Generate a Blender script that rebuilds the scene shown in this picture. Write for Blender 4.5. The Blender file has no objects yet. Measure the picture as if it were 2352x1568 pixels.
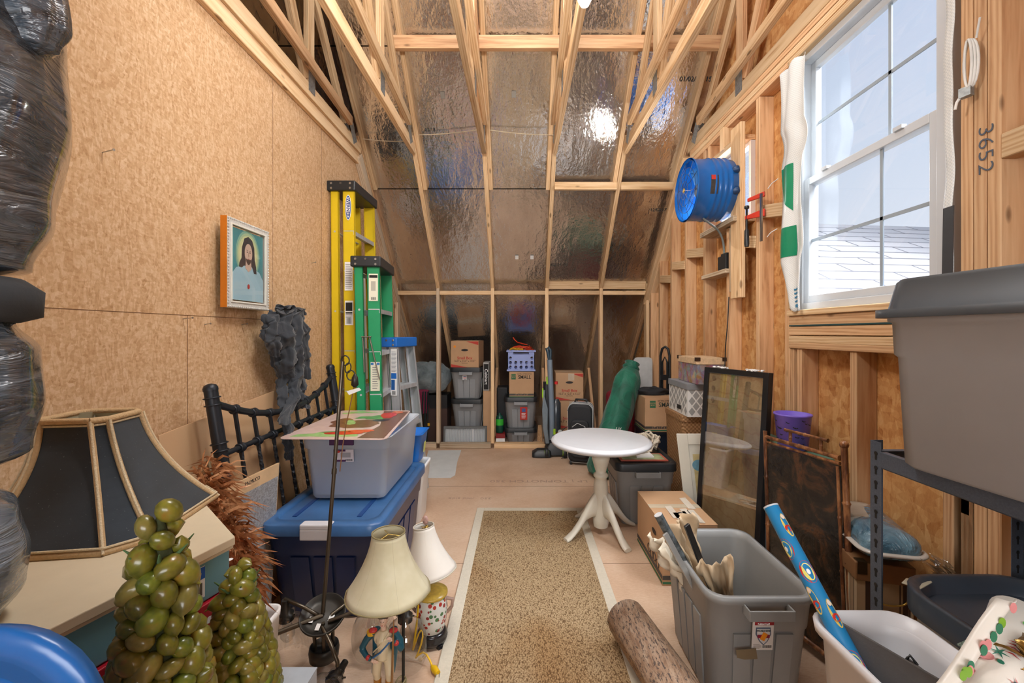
import bpy, bmesh, math, random
from mathutils import Vector, Matrix
random.seed(7)
R=random.random
def U(a,b): return a+(b-a)*random.random()
sc=bpy.context.scene
COL=sc.collection
V=Vector
# ---------------------------------------------------------------- camera, world, lights, exposure
cd=bpy.data.cameras.new('camera'); cam=bpy.data.objects.new('camera',cd); COL.objects.link(cam)
cam.location=(0,0,1.3); cam.rotation_euler=(math.pi/2,0,0)
cd.sensor_width=36; cd.lens=980/2352*36; cd.shift_x=-20/2352; cd.shift_y=-19/2352; cd.clip_start=.05
sc.camera=cam
sc.view_settings.view_transform='Standard'; sc.view_settings.look='None'; sc.view_settings.gamma=1
sc.view_settings.exposure=-0.08; sc.view_settings.use_curve_mapping=False
w=bpy.data.worlds.new('sky'); sc.world=w; w.use_nodes=True
nt=w.node_tree; bg=nt.nodes['Background']
tc=nt.nodes.new('ShaderNodeTexCoord'); sx=nt.nodes.new('ShaderNodeSeparateXYZ'); nt.links.new(tc.outputs['Generated'],sx.inputs[0])
rp=nt.nodes.new('ShaderNodeValToRGB'); nt.links.new(sx.outputs['Z'],rp.inputs[0]); nt.links.new(rp.outputs[0],bg.inputs[0])
rp.color_ramp.elements[0].position=.02; rp.color_ramp.elements[0].color=(.86,.90,.95,1)
rp.color_ramp.elements[1].position=.62; rp.color_ramp.elements[1].color=(.56,.68,.88,1)
bg.inputs[1].default_value=1.12
def area(name,loc,target,sx_,sy_,power,col):
    l=bpy.data.lights.new(name,'AREA'); l.shape='RECTANGLE'; l.size=sx_; l.size_y=sy_; l.energy=power; l.color=col
    o=bpy.data.objects.new(name,l); o.location=loc
    o.rotation_euler=(V(target)-V(loc)).to_track_quat('-Z','Y').to_euler(); COL.objects.link(o); return o
area('daylight_window',(3.3,1.3,4.7),(0.6,2.2,.9),2.4,2.4,900,(.92,.96,1.0))
pl=bpy.data.lights.new('wall_shadow_light','POINT'); pl.energy=8; pl.shadow_soft_size=0.0; pl.color=(1,.97,.93); po=bpy.data.objects.new('wall_shadow_light',pl); po.location=(.85,3.3,2.35); COL.objects.link(po)  # unseen point light added to throw headboard shadows leftward on the left wall
area('daylight_fan_window',(1.74,3.02,2.35),(-1.4,2.2,1.3),.4,.44,30,(.97,.98,1.0))
area('rear_fill',(0.1,-1.8,2.2),(0,3.8,1.3),2.4,2.0,165,(.98,.985,1.0))  # soft fill added behind the camera; the rear wall has no window
area('ridge_fill',(0.0,2.1,4.4),(0,2.9,0),1.4,1.0,95,(.99,.985,1.0))  # broad fill added under the ridge to brighten the room, separate from the bulb
area('knee_wall_fill',(-.2,1.2,2.75),(0,4.9,.9),.5,.3,36,(1.0,.97,.93))  # unseen fill added to brighten the knee wall; no lamp hangs here
sc.cycles.use_denoising=True
sc.cycles.max_bounces=8; sc.cycles.diffuse_bounces=4; sc.cycles.glossy_bounces=4; sc.cycles.transmission_bounces=6; sc.cycles.transparent_max_bounces=12
sc.cycles.sample_clamp_indirect=4; sc.cycles.caustics_reflective=False; sc.cycles.caustics_refractive=False
# ---------------------------------------------------------------- materials
def lin(c):
    return tuple((x/12.92 if x<=.04045 else ((x+.055)/1.055)**2.4) for x in c)
def rgb(r,g,b): return lin((r/255,g/255,b/255))
class N:
    def __init__(s,name):
        s.m=bpy.data.materials.new(name); s.m.use_nodes=True; s.t=s.m.node_tree; s.p=s.t.nodes['Principled BSDF']
    def n(s,t,**k):
        x=s.t.nodes.new('ShaderNode'+t)
        for a,b in k.items(): setattr(x,a,b)
        return x
    def l(s,a,b): s.t.links.new(a,b)
    def coord(s,scale=(1,1,1),kind='Object',rot=(0,0,0)):
        c=s.n('TexCoord'); m=s.n('Mapping'); m.inputs['Scale'].default_value=scale; m.inputs['Rotation'].default_value=rot
        s.l(c.outputs[kind],m.inputs[0]); return m.outputs[0]
    def noise(s,vec,scale,detail=4,rough=.55,dist=0):
        x=s.n('TexNoise'); x.inputs['Scale'].default_value=scale; x.inputs['Detail'].default_value=detail
        x.inputs['Roughness'].default_value=rough; x.inputs['Distortion'].default_value=dist
        if vec: s.l(vec,x.inputs['Vector'])
        return x
    def voro(s,vec,scale,feature='F1'):
        x=s.n('TexVoronoi',feature=feature); x.inputs['Scale'].default_value=scale; s.l(vec,x.inputs['Vector']); return x
    def ramp(s,fac,stops,interp='LINEAR'):
        x=s.n('ValToRGB'); x.color_ramp.interpolation=interp; e=x.color_ramp.elements
        while len(e)<len(stops): e.new(.5)
        for i,(p,c) in enumerate(stops): e[i].position=p; e[i].color=(*c,1) if len(c)==3 else c
        s.l(fac,x.inputs[0]); return x.outputs[0]
    def mix(s,fac,a,b,mode='MIX'):
        x=s.n('Mix',data_type='RGBA',blend_type=mode)
        if isinstance(fac,(int,float)): x.inputs[0].default_value=fac
        else: s.l(fac,x.inputs[0])
        for i,v in ((6,a),(7,b)):
            if isinstance(v,tuple): x.inputs[i].default_value=(*v,1)
            else: s.l(v,x.inputs[i])
        return x.outputs[2]
    def math(s,op,a,b=None):
        x=s.n('Math',operation=op)
        for i,v in ((0,a),(1,b)):
            if v is None: continue
            if isinstance(v,(int,float)): x.inputs[i].default_value=v
            else: s.l(v,x.inputs[i])
        return x.outputs[0]
    def bump(s,h,st=.3,dist=.01):
        x=s.n('Bump'); x.inputs['Strength'].default_value=st; x.inputs['Distance'].default_value=dist
        s.l(h,x.inputs['Height']); s.l(x.outputs[0],s.p.inputs['Normal'])
    def base(s,c):
        if isinstance(c,tuple): s.p.inputs['Base Color'].default_value=(*c,1)
        else: s.l(c,s.p.inputs['Base Color'])
    def set(s,rough=.5,metal=0,spec=.5,**k):
        s.p.inputs['Roughness'].default_value=rough; s.p.inputs['Metallic'].default_value=metal; s.p.inputs['Specular IOR Level'].default_value=spec
        for a,b in k.items(): s.p.inputs[a.replace('_',' ')].default_value=b
MC={}
def M(r,g=None,b=None,rough=.55,metal=0,var=.12,scale=9,bump=0,bs=40,spec=.5,st=(1,1,1),**k):
    key=(r,g,b,rough,metal,var,scale,bump,bs,spec,st,tuple(sorted(k.items())))
    if key in MC: return MC[key]
    s=N('finish_%d'%len(MC)); c=rgb(r,g,b)
    v=s.coord(st)
    if var>0:
        n=s.noise(v,scale,5,.6)
        lo=tuple(x*(1-var) for x in c); hi=tuple(min(1,x*(1+var)) for x in c)
        s.base(s.ramp(n.outputs[0],[(.3,lo),(.7,hi)]))
    else: s.base(c)
    if bump:
        n2=s.noise(v,bs,4,.6); s.bump(n2.outputs[0],bump,.004)
    s.set(rough,metal,spec,**k); MC[key]=s.m; return s.m
def lumber(name,c1,c2,dark):
    s=N(name)
    oi=s.n('ObjectInfo'); tc=s.n('TexCoord'); ad=s.n('VectorMath',operation='ADD')
    sc_=s.n('VectorMath',operation='SCALE'); cx=s.n('CombineXYZ')
    s.l(oi.outputs['Random'],cx.inputs[0]); s.l(oi.outputs['Random'],cx.inputs[1]); s.l(oi.outputs['Random'],cx.inputs[2])
    s.l(cx.outputs[0],sc_.inputs[0]); sc_.inputs['Scale'].default_value=37
    s.l(tc.outputs['Object'],ad.inputs[0]); s.l(sc_.outputs[0],ad.inputs[1])
    mp=s.n('Mapping'); mp.inputs['Scale'].default_value=(1.1,16,16); s.l(ad.outputs[0],mp.inputs[0])
    g=s.noise(mp.outputs[0],2.2,6,.62,.9)
    wv=s.n('TexWave',wave_type='BANDS',bands_direction='Y'); wv.inputs['Scale'].default_value=1.3; wv.inputs['Distortion'].default_value=7; wv.inputs['Detail'].default_value=3; wv.inputs['Detail Scale'].default_value=1.2
    s.l(mp.outputs[0],wv.inputs['Vector'])
    f=s.math('ADD',s.math('MULTIPLY',g.outputs[0],.7),s.math('MULTIPLY',wv.outputs['Fac'],.3))
    base=s.ramp(f,[(.22,dark),(.42,c1),(.75,c2)])
    mp2=s.n('Mapping'); mp2.inputs['Scale'].default_value=(2.2,6,6); s.l(ad.outputs[0],mp2.inputs[0])
    vo=s.voro(mp2.outputs[0],1.6); kn=s.ramp(vo.outputs['Distance'],[(.06,(1,1,1)),(.12,(0,0,0))])
    base=s.mix(s.math('MULTIPLY',kn,.75),base,tuple(x*.35 for x in dark))
    hv=s.n('HueSaturation'); s.l(base,hv.inputs['Color'])
    s.l(s.math('ADD',s.math('MULTIPLY',oi.outputs['Random'],.34),.84),hv.inputs['Value'])
    s.base(hv.outputs[0]); s.bump(f,.25,.002); s.set(.62,0,.3); return s.m
LUM=lumber('pine_lumber',rgb(214,178,134),rgb(230,200,160),rgb(184,138,94))
LUMW=lumber('fir_lumber',rgb(204,160,118),rgb(222,184,142),rgb(172,124,84))
LUMG=lumber('weathered_lumber',rgb(190,168,140),rgb(214,196,170),rgb(160,130,100))
def osb(name,stops,sc1,st,rot=0):
    s=N(name)
    v=s.coord(st,rot=(rot,0,0)); nz=s.noise(v,6,3,.5)
    wv=s.mix(.12,v,nz.outputs['Color'],'ADD')
    a=s.voro(wv,sc1); bnn=s.n('SeparateColor'); s.l(a.outputs['Color'],bnn.inputs[0])
    v2=s.coord((st[0],st[2]*1.3,st[1]*.8),rot=(.5,0,0)); b_=s.voro(v2,sc1*1.3); b2=s.n('SeparateColor'); s.l(b_.outputs['Color'],b2.inputs[0])
    m=s.math('ADD',s.math('MULTIPLY',bnn.outputs[0],.55),s.math('MULTIPLY',b2.outputs[1],.45))
    fine=s.noise(v,sc1*2.2,6,.8)
    f=s.math('ADD',s.math('MULTIPLY',m,.5),s.math('MULTIPLY',fine.outputs[0],.5))
    c=s.ramp(f,stops)
    big=s.noise(s.coord((1,1,1)),1.3,3,.5); c=s.mix(s.math('MULTIPLY',big.outputs[0],.12),c,stops[1][1],'MULTIPLY')
    s.base(c); s.bump(f,.35,.003); s.set(.75,0,.2); return s.m
OSBL=osb('osb_fine',[(.14,rgb(150,108,66)),(.3,rgb(196,156,114)),(.55,rgb(216,180,140)),(.85,rgb(234,208,174))],110,(1,1.15,.42))
OSBR=osb('osb_coarse',[(.14,rgb(140,88,46)),(.32,rgb(190,132,78)),(.55,rgb(212,160,102)),(.85,rgb(232,190,134))],30,(1,1.2,.45))
def foil():
    s=N('foil_radiant_board'); v=s.coord((1,1,1))
    n1=s.noise(v,34,4,.6); n2=s.noise(s.coord((1,.5,.5)),7,4,.6)
    vo=s.voro(v,6.5); dot=s.ramp(vo.outputs['Distance'],[(.028,(1,1,1)),(.036,(0,0,0))])
    vd=s.voro(s.coord((1,1,1),rot=(.4,.2,.3)),9); dot2=s.ramp(vd.outputs['Distance'],[(.045,(1,1,1)),(.055,(0,0,0))])
    c=s.ramp(n2.outputs[0],[(.3,rgb(226,222,218)),(.7,rgb(246,244,240))])
    c=s.mix(dot,c,rgb(60,56,52)); c=s.mix(dot2,c,(1,1,1))
    xs=s.n('SeparateXYZ'); s.l(v,xs.inputs[0])
    for yy in (4.05,3.24,2.4):
        d=s.math('ABSOLUTE',s.math('SUBTRACT',xs.outputs[1],yy)); ln=s.math('LESS_THAN',d,.0035); c=s.mix(ln,c,rgb(60,56,52))
    s.base(c); h=s.math('ADD',s.math('MULTIPLY',n1.outputs[0],.35),s.math('MULTIPLY',n2.outputs[0],1.6))
    s.bump(h,.55,.012)
    s.set(.11,.96,.5)
    return s.m
FOIL=foil()
def floor_mat():
    s=N('subfloor_panel'); v=s.coord((1,1,1))
    n=s.noise(v,2.2,6,.6,.3); f=s.noise(s.coord((1,3.5,1)),45,5,.7); sp=s.noise(v,14,5,.75)
    c=s.ramp(s.math('ADD',s.math('MULTIPLY',n.outputs[0],.6),s.math('MULTIPLY',f.outputs[0],.4)),[(.32,rgb(186,150,122)),(.5,rgb(206,174,146)),(.7,rgb(222,198,174))])
    c=s.mix(s.ramp(sp.outputs[0],[(.62,(0,0,0)),(.72,(.5,.5,.5))]),c,rgb(180,146,120))
    xs=s.n('SeparateXYZ'); s.l(v,xs.inputs[0])
    for yy in (3.62,2.41,4.83): 
        ln=s.math('LESS_THAN',s.math('ABSOLUTE',s.math('SUBTRACT',xs.outputs[1],yy)),.003); c=s.mix(ln,c,rgb(130,100,78))
    s.base(c); s.bump(f.outputs[0],.15,.002); s.set(.6,0,.3); return s.m
FLOOR=floor_mat()
def glassm(name,col=(1,1,1),alpha=.12,rough=.02,op=0):
    s=N(name); s.t.nodes.remove(s.p)
    out=[x for x in s.t.nodes if x.type=='OUTPUT_MATERIAL'][0]
    tr=s.n('BsdfTransparent'); tr.inputs[0].default_value=(*col,1)
    gl=s.n('BsdfGlossy'); gl.inputs['Roughness'].default_value=rough
    fr=s.n('LayerWeight'); fr.inputs[0].default_value=.5
    mx=s.n('MixShader'); s.l(s.math('ADD',s.math('MULTIPLY',s.math('POWER',fr.outputs['Facing'],3.5),.6),.04+alpha*.2),mx.inputs[0]); s.l(tr.outputs[0],mx.inputs[1]); s.l(gl.outputs[0],mx.inputs[2])
    s.l(mx.outputs[0],out.inputs[0]); return s.m
GLASS=glassm('window_glass',(.97,.98,1),0); CLEAR=glassm('clear_glass',(.90,.91,.91),.45)
def translucent(name,c,alpha,rough=.35):
    s=N(name); v=s.coord(); n=s.noise(v,14,5,.65)
    s.base(c); s.set(rough,0,.5); s.p.inputs['Alpha'].default_value=alpha; s.bump(n.outputs[0],.1,.002); return s.m
# ---------------------------------------------------------------- mesh helpers
class B:
    def __init__(s): s.v=[]; s.f=[]; s.m=[]; s.s=[]
    def add(s,vs,fs,mi=0,sm=False):
        k=len(s.v); s.v+=[V(x) for x in vs]
        for f in fs: s.f.append([i+k for i in f]); s.m.append(mi); s.s.append(sm)
    def hexa(s,p,mi=0):  # p: 4 bottom, 4 top (same winding ccw from above)
        s.add(p,[(3,2,1,0),(4,5,6,7),(0,1,5,4),(1,2,6,5),(2,3,7,6),(3,0,4,7)],mi); return s
    def box(s,a,b,mi=0):
        (x0,y0,z0),(x1,y1,z1)=a,b
        return s.hexa([(x0,y0,z0),(x1,y0,z0),(x1,y1,z0),(x0,y1,z0),(x0,y0,z1),(x1,y0,z1),(x1,y1,z1),(x0,y1,z1)],mi)
    def cbox(s,c,sz,rz=0,mi=0,mat=None):
        m=mat or Matrix.Rotation(rz,3,'Z'); h=[x/2 for x in sz]; c=V(c)
        q=[V((a*h[0],b*h[1],d*h[2])) for d in (-1,1) for a,b in ((-1,-1),(1,-1),(1,1),(-1,1))]
        return s.hexa([c+m@x for x in q],mi)
    def plate(s,pts,t,mi=0):  # extruded polygon by vector t
        n=len(pts); t=V(t); pts=[V(p) for p in pts]
        s.add(pts+[p+t for p in pts],[tuple(range(n))[::-1],tuple(range(n,2*n))]+[(i,(i+1)%n,(i+1)%n+n,i+n) for i in range(n)],mi); return s
    def poly(s,pts,mi=0): s.add(pts,[tuple(range(len(pts)))],mi); return s
    def loft(s,rings,mi=0,c0=True,c1=True,sm=True,closed=True):
        n=len(rings[0]); k=len(rings); vs=[p for r in rings for p in r]; fs=[]
        for i in range(k-1):
            for j in range(n if closed else n-1):
                a=i*n+j; b=i*n+(j+1)%n; fs.append((a,b,b+n,a+n))
        s.add(vs,fs,mi,sm)
        if c0: s.add(rings[0],[tuple(range(n))[::-1]],mi)
        if c1: s.add(rings[-1],[tuple(range(n))],mi)
        return s
    def tube(s,pts,r,n=8,mi=0,cap=True,flat=None):
        pts=[V(p) for p in pts]; k=len(pts); rr=r if isinstance(r,(list,tuple)) else [r]*k
        rings=[]; up=None
        for i,p in enumerate(pts):
            d=(pts[min(i+1,k-1)]-pts[max(i-1,0)])
            if d.length<1e-9: d=V((0,0,1))
            d.normalize()
            if up is None:
                up=V((0,0,1)) if abs(d.z)<.9 else V((1,0,0))
            u=(up-d*up.dot(d)); 
            if u.length<1e-6: u=d.orthogonal()
            u.normalize(); w_=d.cross(u); up=u
            rings.append([p+(u*math.cos(t)*rr[i]*(flat or 1)+w_*math.sin(t)*rr[i]) for t in [2*math.pi*j/n for j in range(n)]])
        return s.loft(rings,mi,cap,cap)
    def lathe(s,prof,c=(0,0,0),n=24,mi=0,axis=None,c0=True,c1=True,sx=1,sy=1):
        c=V(c); q=V((0,0,1)).rotation_difference(V(axis).normalized()).to_matrix() if axis else Matrix.Identity(3)
        rings=[[c+q@V((r*math.cos(2*math.pi*j/n)*sx,r*math.sin(2*math.pi*j/n)*sy,z)) for j in range(n)] for r,z in prof]
        return s.loft(rings,mi,c0,c1)
    def ball(s,c,r,n=12,mi=0,mat=None):
        r=r if isinstance(r,(list,tuple)) else (r,r,r); c=V(c); m=mat or Matrix.Identity(3)
        rings=[[c+m@V((r[0]*math.sin(a)*math.cos(t),r[1]*math.sin(a)*math.sin(t),-r[2]*math.cos(a))) for t in [2*math.pi*j/n for j in range(n)]] for a in [math.pi*max(.02,min(i/(n//2),.98)) for i in range(n//2+1)]]
        return s.loft(rings,mi)
    def grid(s,fn,nu,nv,mi=0,sm=True,thick=0):
        vs=[V(fn(i/nu,j/nv)) for j in range(nv+1) for i in range(nu+1)]
        s.add(vs,[(j*(nu+1)+i,j*(nu+1)+i+1,(j+1)*(nu+1)+i+1,(j+1)*(nu+1)+i) for j in range(nv) for i in range(nu)],mi,sm); return s
    def xf(s,m):
        s.v=[m@x for x in s.v]; return s
    def o(s,name,mats,parent=None,bevel=0,seg=2,label=None,solid=0,sub=0,local=False):
        me=bpy.data.meshes.new(name); off=V((0,0,0)); p=parent
        if not local:
            while p is not None: off+=p.location; p=p.parent
        me.from_pydata([tuple(x-off) for x in s.v],[],s.f)
        for m in (mats if isinstance(mats,(list,tuple)) else [mats]): me.materials.append(m)
        me.polygons.foreach_set('material_index',s.m); me.polygons.foreach_set('use_smooth',s.s)
        bm=bmesh.new(); bm.from_mesh(me); bmesh.ops.recalc_face_normals(bm,faces=bm.faces); bm.to_mesh(me); bm.free()
        ob=bpy.data.objects.new(name,me); COL.objects.link(ob)
        if parent is not None: ob.parent=parent
        if solid: m=ob.modifiers.new('s','SOLIDIFY'); m.thickness=solid; m.offset=0
        if bevel: m=ob.modifiers.new('b','BEVEL'); m.width=bevel; m.segments=seg; m.limit_method='ANGLE'; m.angle_limit=.6; m.harden_normals=False
        if sub: m=ob.modifiers.new('u','SUBSURF'); m.levels=sub; m.render_levels=sub
        if label: ob['label']=label
        return ob
def tag(o,label,cat,group=None,kind=None):
    o['label']=label; o['category']=cat
    if group: o['group']=group
    if kind: o['kind']=kind
    return o
def thing(name,label,cat,loc=(0,0,0),group=None,kind=None):
    o=bpy.data.objects.new(name,None); o.location=loc; o.empty_display_size=.05; COL.objects.link(o); return tag(o,label,cat,group,kind)
def struct(o): o['kind']='structure'; return o
def rr(cx,cy,z,hx,hy,r,n=5,rz=0):
    r=min(r,hx*.99,hy*.99); out=[]
    for (sx_,sy_,a0) in ((1,1,0),(-1,1,90),(-1,-1,180),(1,-1,270)):
        for i in range(n+1):
            a=math.radians(a0+90*i/n); x=sx_*(hx-r)+r*math.cos(a); y=sy_*(hy-r)+r*math.sin(a)
            out.append(V((cx+x*math.cos(rz)-y*math.sin(rz),cy+x*math.sin(rz)+y*math.cos(rz),z)))
    return out
def P(px,py,d): return V(((px-1196)*d/980,d,1.3+(765-py)*d/980))
def board(name,p0,p1,w,t,parent,mat=LUM,wdir=(0,0,1),off=(0,0,0)):
    """lumber from p0 to p1, centred; w measured along wdir"""
    p0=V(p0)+V(off); p1=V(p1)+V(off); L=(p1-p0).length; x=(p1-p0).normalized(); z=V(wdir); z=(z-x*z.dot(x)).normalized(); y=z.cross(x)
    b=B(); b.box((-L/2,-t/2,-w/2),(L/2,t/2,w/2))
    ob=b.o(name,mat,None,bevel=.0025,seg=1)
    mt=Matrix((x,y,z)).transposed().to_4x4(); mt.translation=(p0+p1)/2
    if parent is not None:
        ob.parent=parent; q=parent; 
        while q is not None: mt.translation-=q.location; q=q.parent
    ob.matrix_basis=mt; return ob
def text(name,s,size,org,right,up,mat,parent,align='CENTER',ext=.0006,bold=0,squash=1):
    cu=bpy.data.curves.new('t','FONT'); cu.body=s; cu.size=size; cu.align_x=align; cu.align_y='CENTER'; cu.offset=bold; cu.extrude=ext; cu.resolution_u=3
    to=bpy.data.objects.new('t',cu); COL.objects.link(to); dg=bpy.context.evaluated_depsgraph_get(); me=bpy.data.meshes.new_from_object(to.evaluated_get(dg)); bpy.data.objects.remove(to)
    r=V(right).normalized(); u=V(up).normalized(); n=r.cross(u); off=V((0,0,0)); p=parent
    while p is not None: off+=p.location; p=p.parent
    mt=Matrix((r*squash,u,n)).transposed().to_4x4(); mt.translation=V(org)-off
    me.transform(mt); me.materials.clear(); me.materials.append(mat)
    ob=bpy.data.objects.new(name,me); COL.objects.link(ob)
    if parent is not None: ob.parent=parent
    return ob
def decal(name,org,right,up,w,h,mat,parent,t=.0012,shape=None):
    r=V(right).normalized(); u=V(up).normalized(); n=r.cross(u); o=V(org)
    if shape: pts=[o+r*a*w/2+u*c*h/2 for a,c in shape]
    else: pts=[o+r*a*w/2+u*c*h/2 for a,c in ((-1,-1),(1,-1),(1,1),(-1,1))]
    b=B(); b.plate(pts,n*t); return b.o(name,mat,parent)
OVAL=[(math.cos(2*math.pi*i/24),math.sin(2*math.pi*i/24)) for i in range(24)]
INK=M(30,28,26,rough=.8,var=0); INKR=M(190,52,42,rough=.8,var=0); INKG=M(52,110,76,rough=.8,var=0); WHT=M(236,236,232,rough=.5,var=.03); WHTP=M(244,243,240,rough=.6,var=.02)
GREYT=M(142,142,140,rough=.42,var=.04,bump=.05,bs=90); BLKP=M(34,37,40,rough=.42,var=.08,bump=.06,bs=60); DGREY=M(58,64,70,rough=.4,var=.06)
KRAFT=M(196,156,118,rough=.8,var=.08,scale=3,bump=.05,bs=120); KRAFTD=M(150,112,80,rough=.8,var=.1,scale=3)
BLKM=M(36,40,44,rough=.38,var=.1,metal=.3)
STEEL=M(176,176,172,rough=.3,metal=.9,var=.1); ZINC=M(150,156,158,rough=.45,metal=.7,var=.3,scale=60)
X=(1,0,0);Y=(0,1,0);Z=(0,0,1);NX=(-1,0,0);NY=(0,-1,0)
# ================================================================ room shell
fl=B(); fl.box((-2.9,-4,-.03),(1.75,6.9,0)); floor=struct(fl.o('floor',FLOOR))
text('stamp','LP | TOPNOTCH 350',.075,(.16,3.62+.13,.0008),(-1,0,0),(0,-1,0),M(168,138,118,var=0),floor,ext=.0003,squash=1.25)
text('stamp','350   mid side',.05,(-.4,3.36,.0008),(-1,0,0),(0,-1,0),M(176,146,124,var=0),floor,ext=.0003,squash=1.2)
# left wall
wl=bpy.data.objects.new('wall_left',None); COL.objects.link(wl); struct(wl)
b=B(); b.plate([(-1.43,-3,0),(-1.43,6.6,0),(-1.43,3.72,2.86),(-1.43,-3,2.86)],(-.012,0,0)); b.o('sheathing',OSBL,wl)
LN=M(120,84,54,var=0)
for y0,y1,z0,z1 in ((-1,2.62,1.375,1.378),(3.06,3.063,0,2.85),(1.83,1.833,0,1.375),(2.46,2.463,1.378,2.85)):
    B().box((-1.43,y0,z0),(-1.4296,y1,z1)).o('seam',LN,wl)
for (px,py) in ((470,745),(555,745),(235,350),(420,732),(715,604)):
    d=1.43*980/(1196-px); p=P(px,py,d); L=.05 if px<430 else .035
    t=thing('nail',{470:'small nail in the fine chipboard wall left of the black garment',555:'short nail just beneath the framed portrait',235:'bent nail high on the chipboard wall beside the wrapped bundle',420:'long nail low between the portrait and the lampshade',715:'nail in the chipboard wall left of the yellow ladder'}[px],'nail',(-1.43,p.y,p.z))
    B().tube([(-1.43,p.y,p.z),(-1.43+L,p.y-.012,p.z+.004)],.0018,6).lathe([(.0045,0),(.0045,.0015)],(-1.43+L,p.y-.012,p.z+.004),8,0,(1,-.2,0)).o('shaft',STEEL,t)
board('top_plate',(-1.413,-1,2.806),(-1.413,3.76,2.806),.086,.032,wl)
board('raking_plate',(-1.405,3.68,2.83),(-1.405,4.86,1.65),.089,.05,wl,LUMG)
board('raking_plate',(-1.41,4.7,1.85),(-1.41,6.5,.06),.1,.04,wl,LUMG)
# attic end walls / far sides
b=B(); b.plate([(-2.8,-3,0),(-2.8,6.7,0),(-2.8,1.4,5.3),(-2.8,-3,2)],(-.012,0,0)); struct(b.o('wall_attic',OSBR))
b=B(); b.box((-2.9,-3.02,0),(1.6,-3,2.6)); struct(b.o('wall_rear',OSBL))
# ceiling: foil faced roof boards both slopes
ce=bpy.data.objects.new('ceiling',None); COL.objects.link(ce); struct(ce)
b=B(); b.plate([(-2.85,6.74,-.02),(1.6,6.74,-.02),(1.6,1.4,5.32),(-2.85,1.4,5.32)],(0,.01,.01)); b.o('foil_slope',FOIL,ce)
b=B(); b.plate([(-2.85,-3.1,.82),(1.6,-3.1,.82),(1.6,1.4,5.32),(-2.85,1.4,5.32)],(0,-.01,.01)); b.o('foil_slope',FOIL,ce)
MK=M(74,72,70,rough=.7,var=0)
def fpt(px,py):
    k=(765-py)/980; y=(6.72-1.3)/(1+k); return V(((px-1196)*y/980,y-.004,6.72-y-.004))
for s,px,py,sz in (('01/02/18  15',1598,182,.05),('12/02/17',1512,482,.045),('01/02/01  00',1280,608,.045),('02/18',988,298,.04)):
    text('date_stamp',s,sz,fpt(px,py),(1,0,0),(0,-1,1),MK,ce)
for px,py in ((1017,218),(1180,216),(1187,590),(1222,590),(1322,756)):
    c=fpt(px,py) if py<660 else None
    if c: decal('sticker',c,(1,0,0),(0,-1,1),.035,.05,WHTP if py>500 else M(150,146,138),ce)
# right wall
wr=bpy.data.objects.new('wall_right',None); COL.objects.link(wr); struct(wr)
xa=1.53
def sheet(y0,y1,z0,z1): B().box((xa,y0,z0),(xa+.012,y1,z1)).o('sheathing',OSBR,wr)
WY0,WY1,WZ0,WZ1=1.46,2.24,1.42,2.72   # window 1
FY0,FY1,FZ0,FZ1=2.78,3.2,2.07,2.56    # fan window
sheet(-3,WY0,0,2.72); sheet(WY0,WY1,0,WZ0); sheet(WY1,FY0,0,2.72); sheet(FY0,FY1,0,FZ0); sheet(FY0,FY1,FZ1,2.72); sheet(FY1,3.84,0,2.72)
B().plate([(xa,3.84,0),(xa,6.7,0),(xa,3.84,2.86)],(.012,0,0)).o('sheathing',OSBR,wr)
B().plate([(xa,-3,2.72),(xa,3.98,2.72),(xa,1.4,5.3),(xa,-1.2,2.72)],(.012,0,0)).o('sheathing',OSBR,wr)
def stud(y,z0=.04,z1=2.73,m=LUMW,x=1.485,n='stud'): return board(n,(x,y+.019,z0),(x,y+.019,z1),.089,.038,wr,m,wdir=X)
for y,z1 in ((4.72,1.78),(4.42,2.08),(4.07,2.42),(3.71,2.73),(3.33,2.73),(2.575,2.73),(2.29,2.73)): stud(y,.04,z1)
stud(2.95,.04,2.03); stud(3.25,2.6,2.73); stud(2.25,.04,1.22)
for y in (1.36,1.32,1.28,.88,.45,.0): stud(y)
for y in (2.19,1.83,1.42,1.36): stud(y,.04,1.22,LUMW if y!=1.36 else LUM)
board('bottom_plate',(1.485,-1,.02),(1.485,6.4,.02),.089,.038,wr,LUMW,wdir=X)
for i,z in enumerate((2.75,2.79,2.83)): board('top_plate',(1.485,-1,z),(1.485,3.72-(z-2.75),z),.089,.036,wr,LUMW if i!=1 else LUM,wdir=X)
board('raking_plate',(1.485,3.74,2.76),(1.485,4.84,1.66),.089,.05,wr,LUM,wdir=X)
board('raking_plate',(1.425,3.68,2.82),(1.425,4.86,1.64),.06,.04,wr,LUM,wdir=X)
# sill and header layers round window 1
for i,(z,h,m) in enumerate(((1.405,.028,LUM),(1.365,.05,LUMW),(1.312,.045,LUMW),(1.268,.036,LUM),(1.236,.03,LUMW))):
    board('sill_board',(1.48,1.4,z),(1.48,2.28,z),.098 if i else .12,h,wr,m,wdir=X)
B().box((1.428,1.42,1.336),(1.4305,2.27,1.343)).o('seal_strip',M(44,74,74,var=0),wr)
board('header_board',(1.475,1.4,2.735),(1.475,2.28,2.735),.1,.03,wr,LUM,wdir=X)
board('jamb_board',(1.48,2.268,1.43),(1.48,2.268,2.72),.1,.03,wr,LUM,wdir=X)
# horizontal blocking in the bays
for y0,y1,z0,z1 in ((4.1,4.42,1.82,1.86),(3.75,4.07,1.9,1.94),(3.37,3.71,1.94,1.99),(2.62,2.93,1.86,1.93),(2.33,2.57,1.98,2.03),(.92,1.28,1.86,1.86)):
    board('blocking',(1.465,y0,z0),(1.465,y1,z1),.05,.075,wr,LUM,wdir=X)
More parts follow.
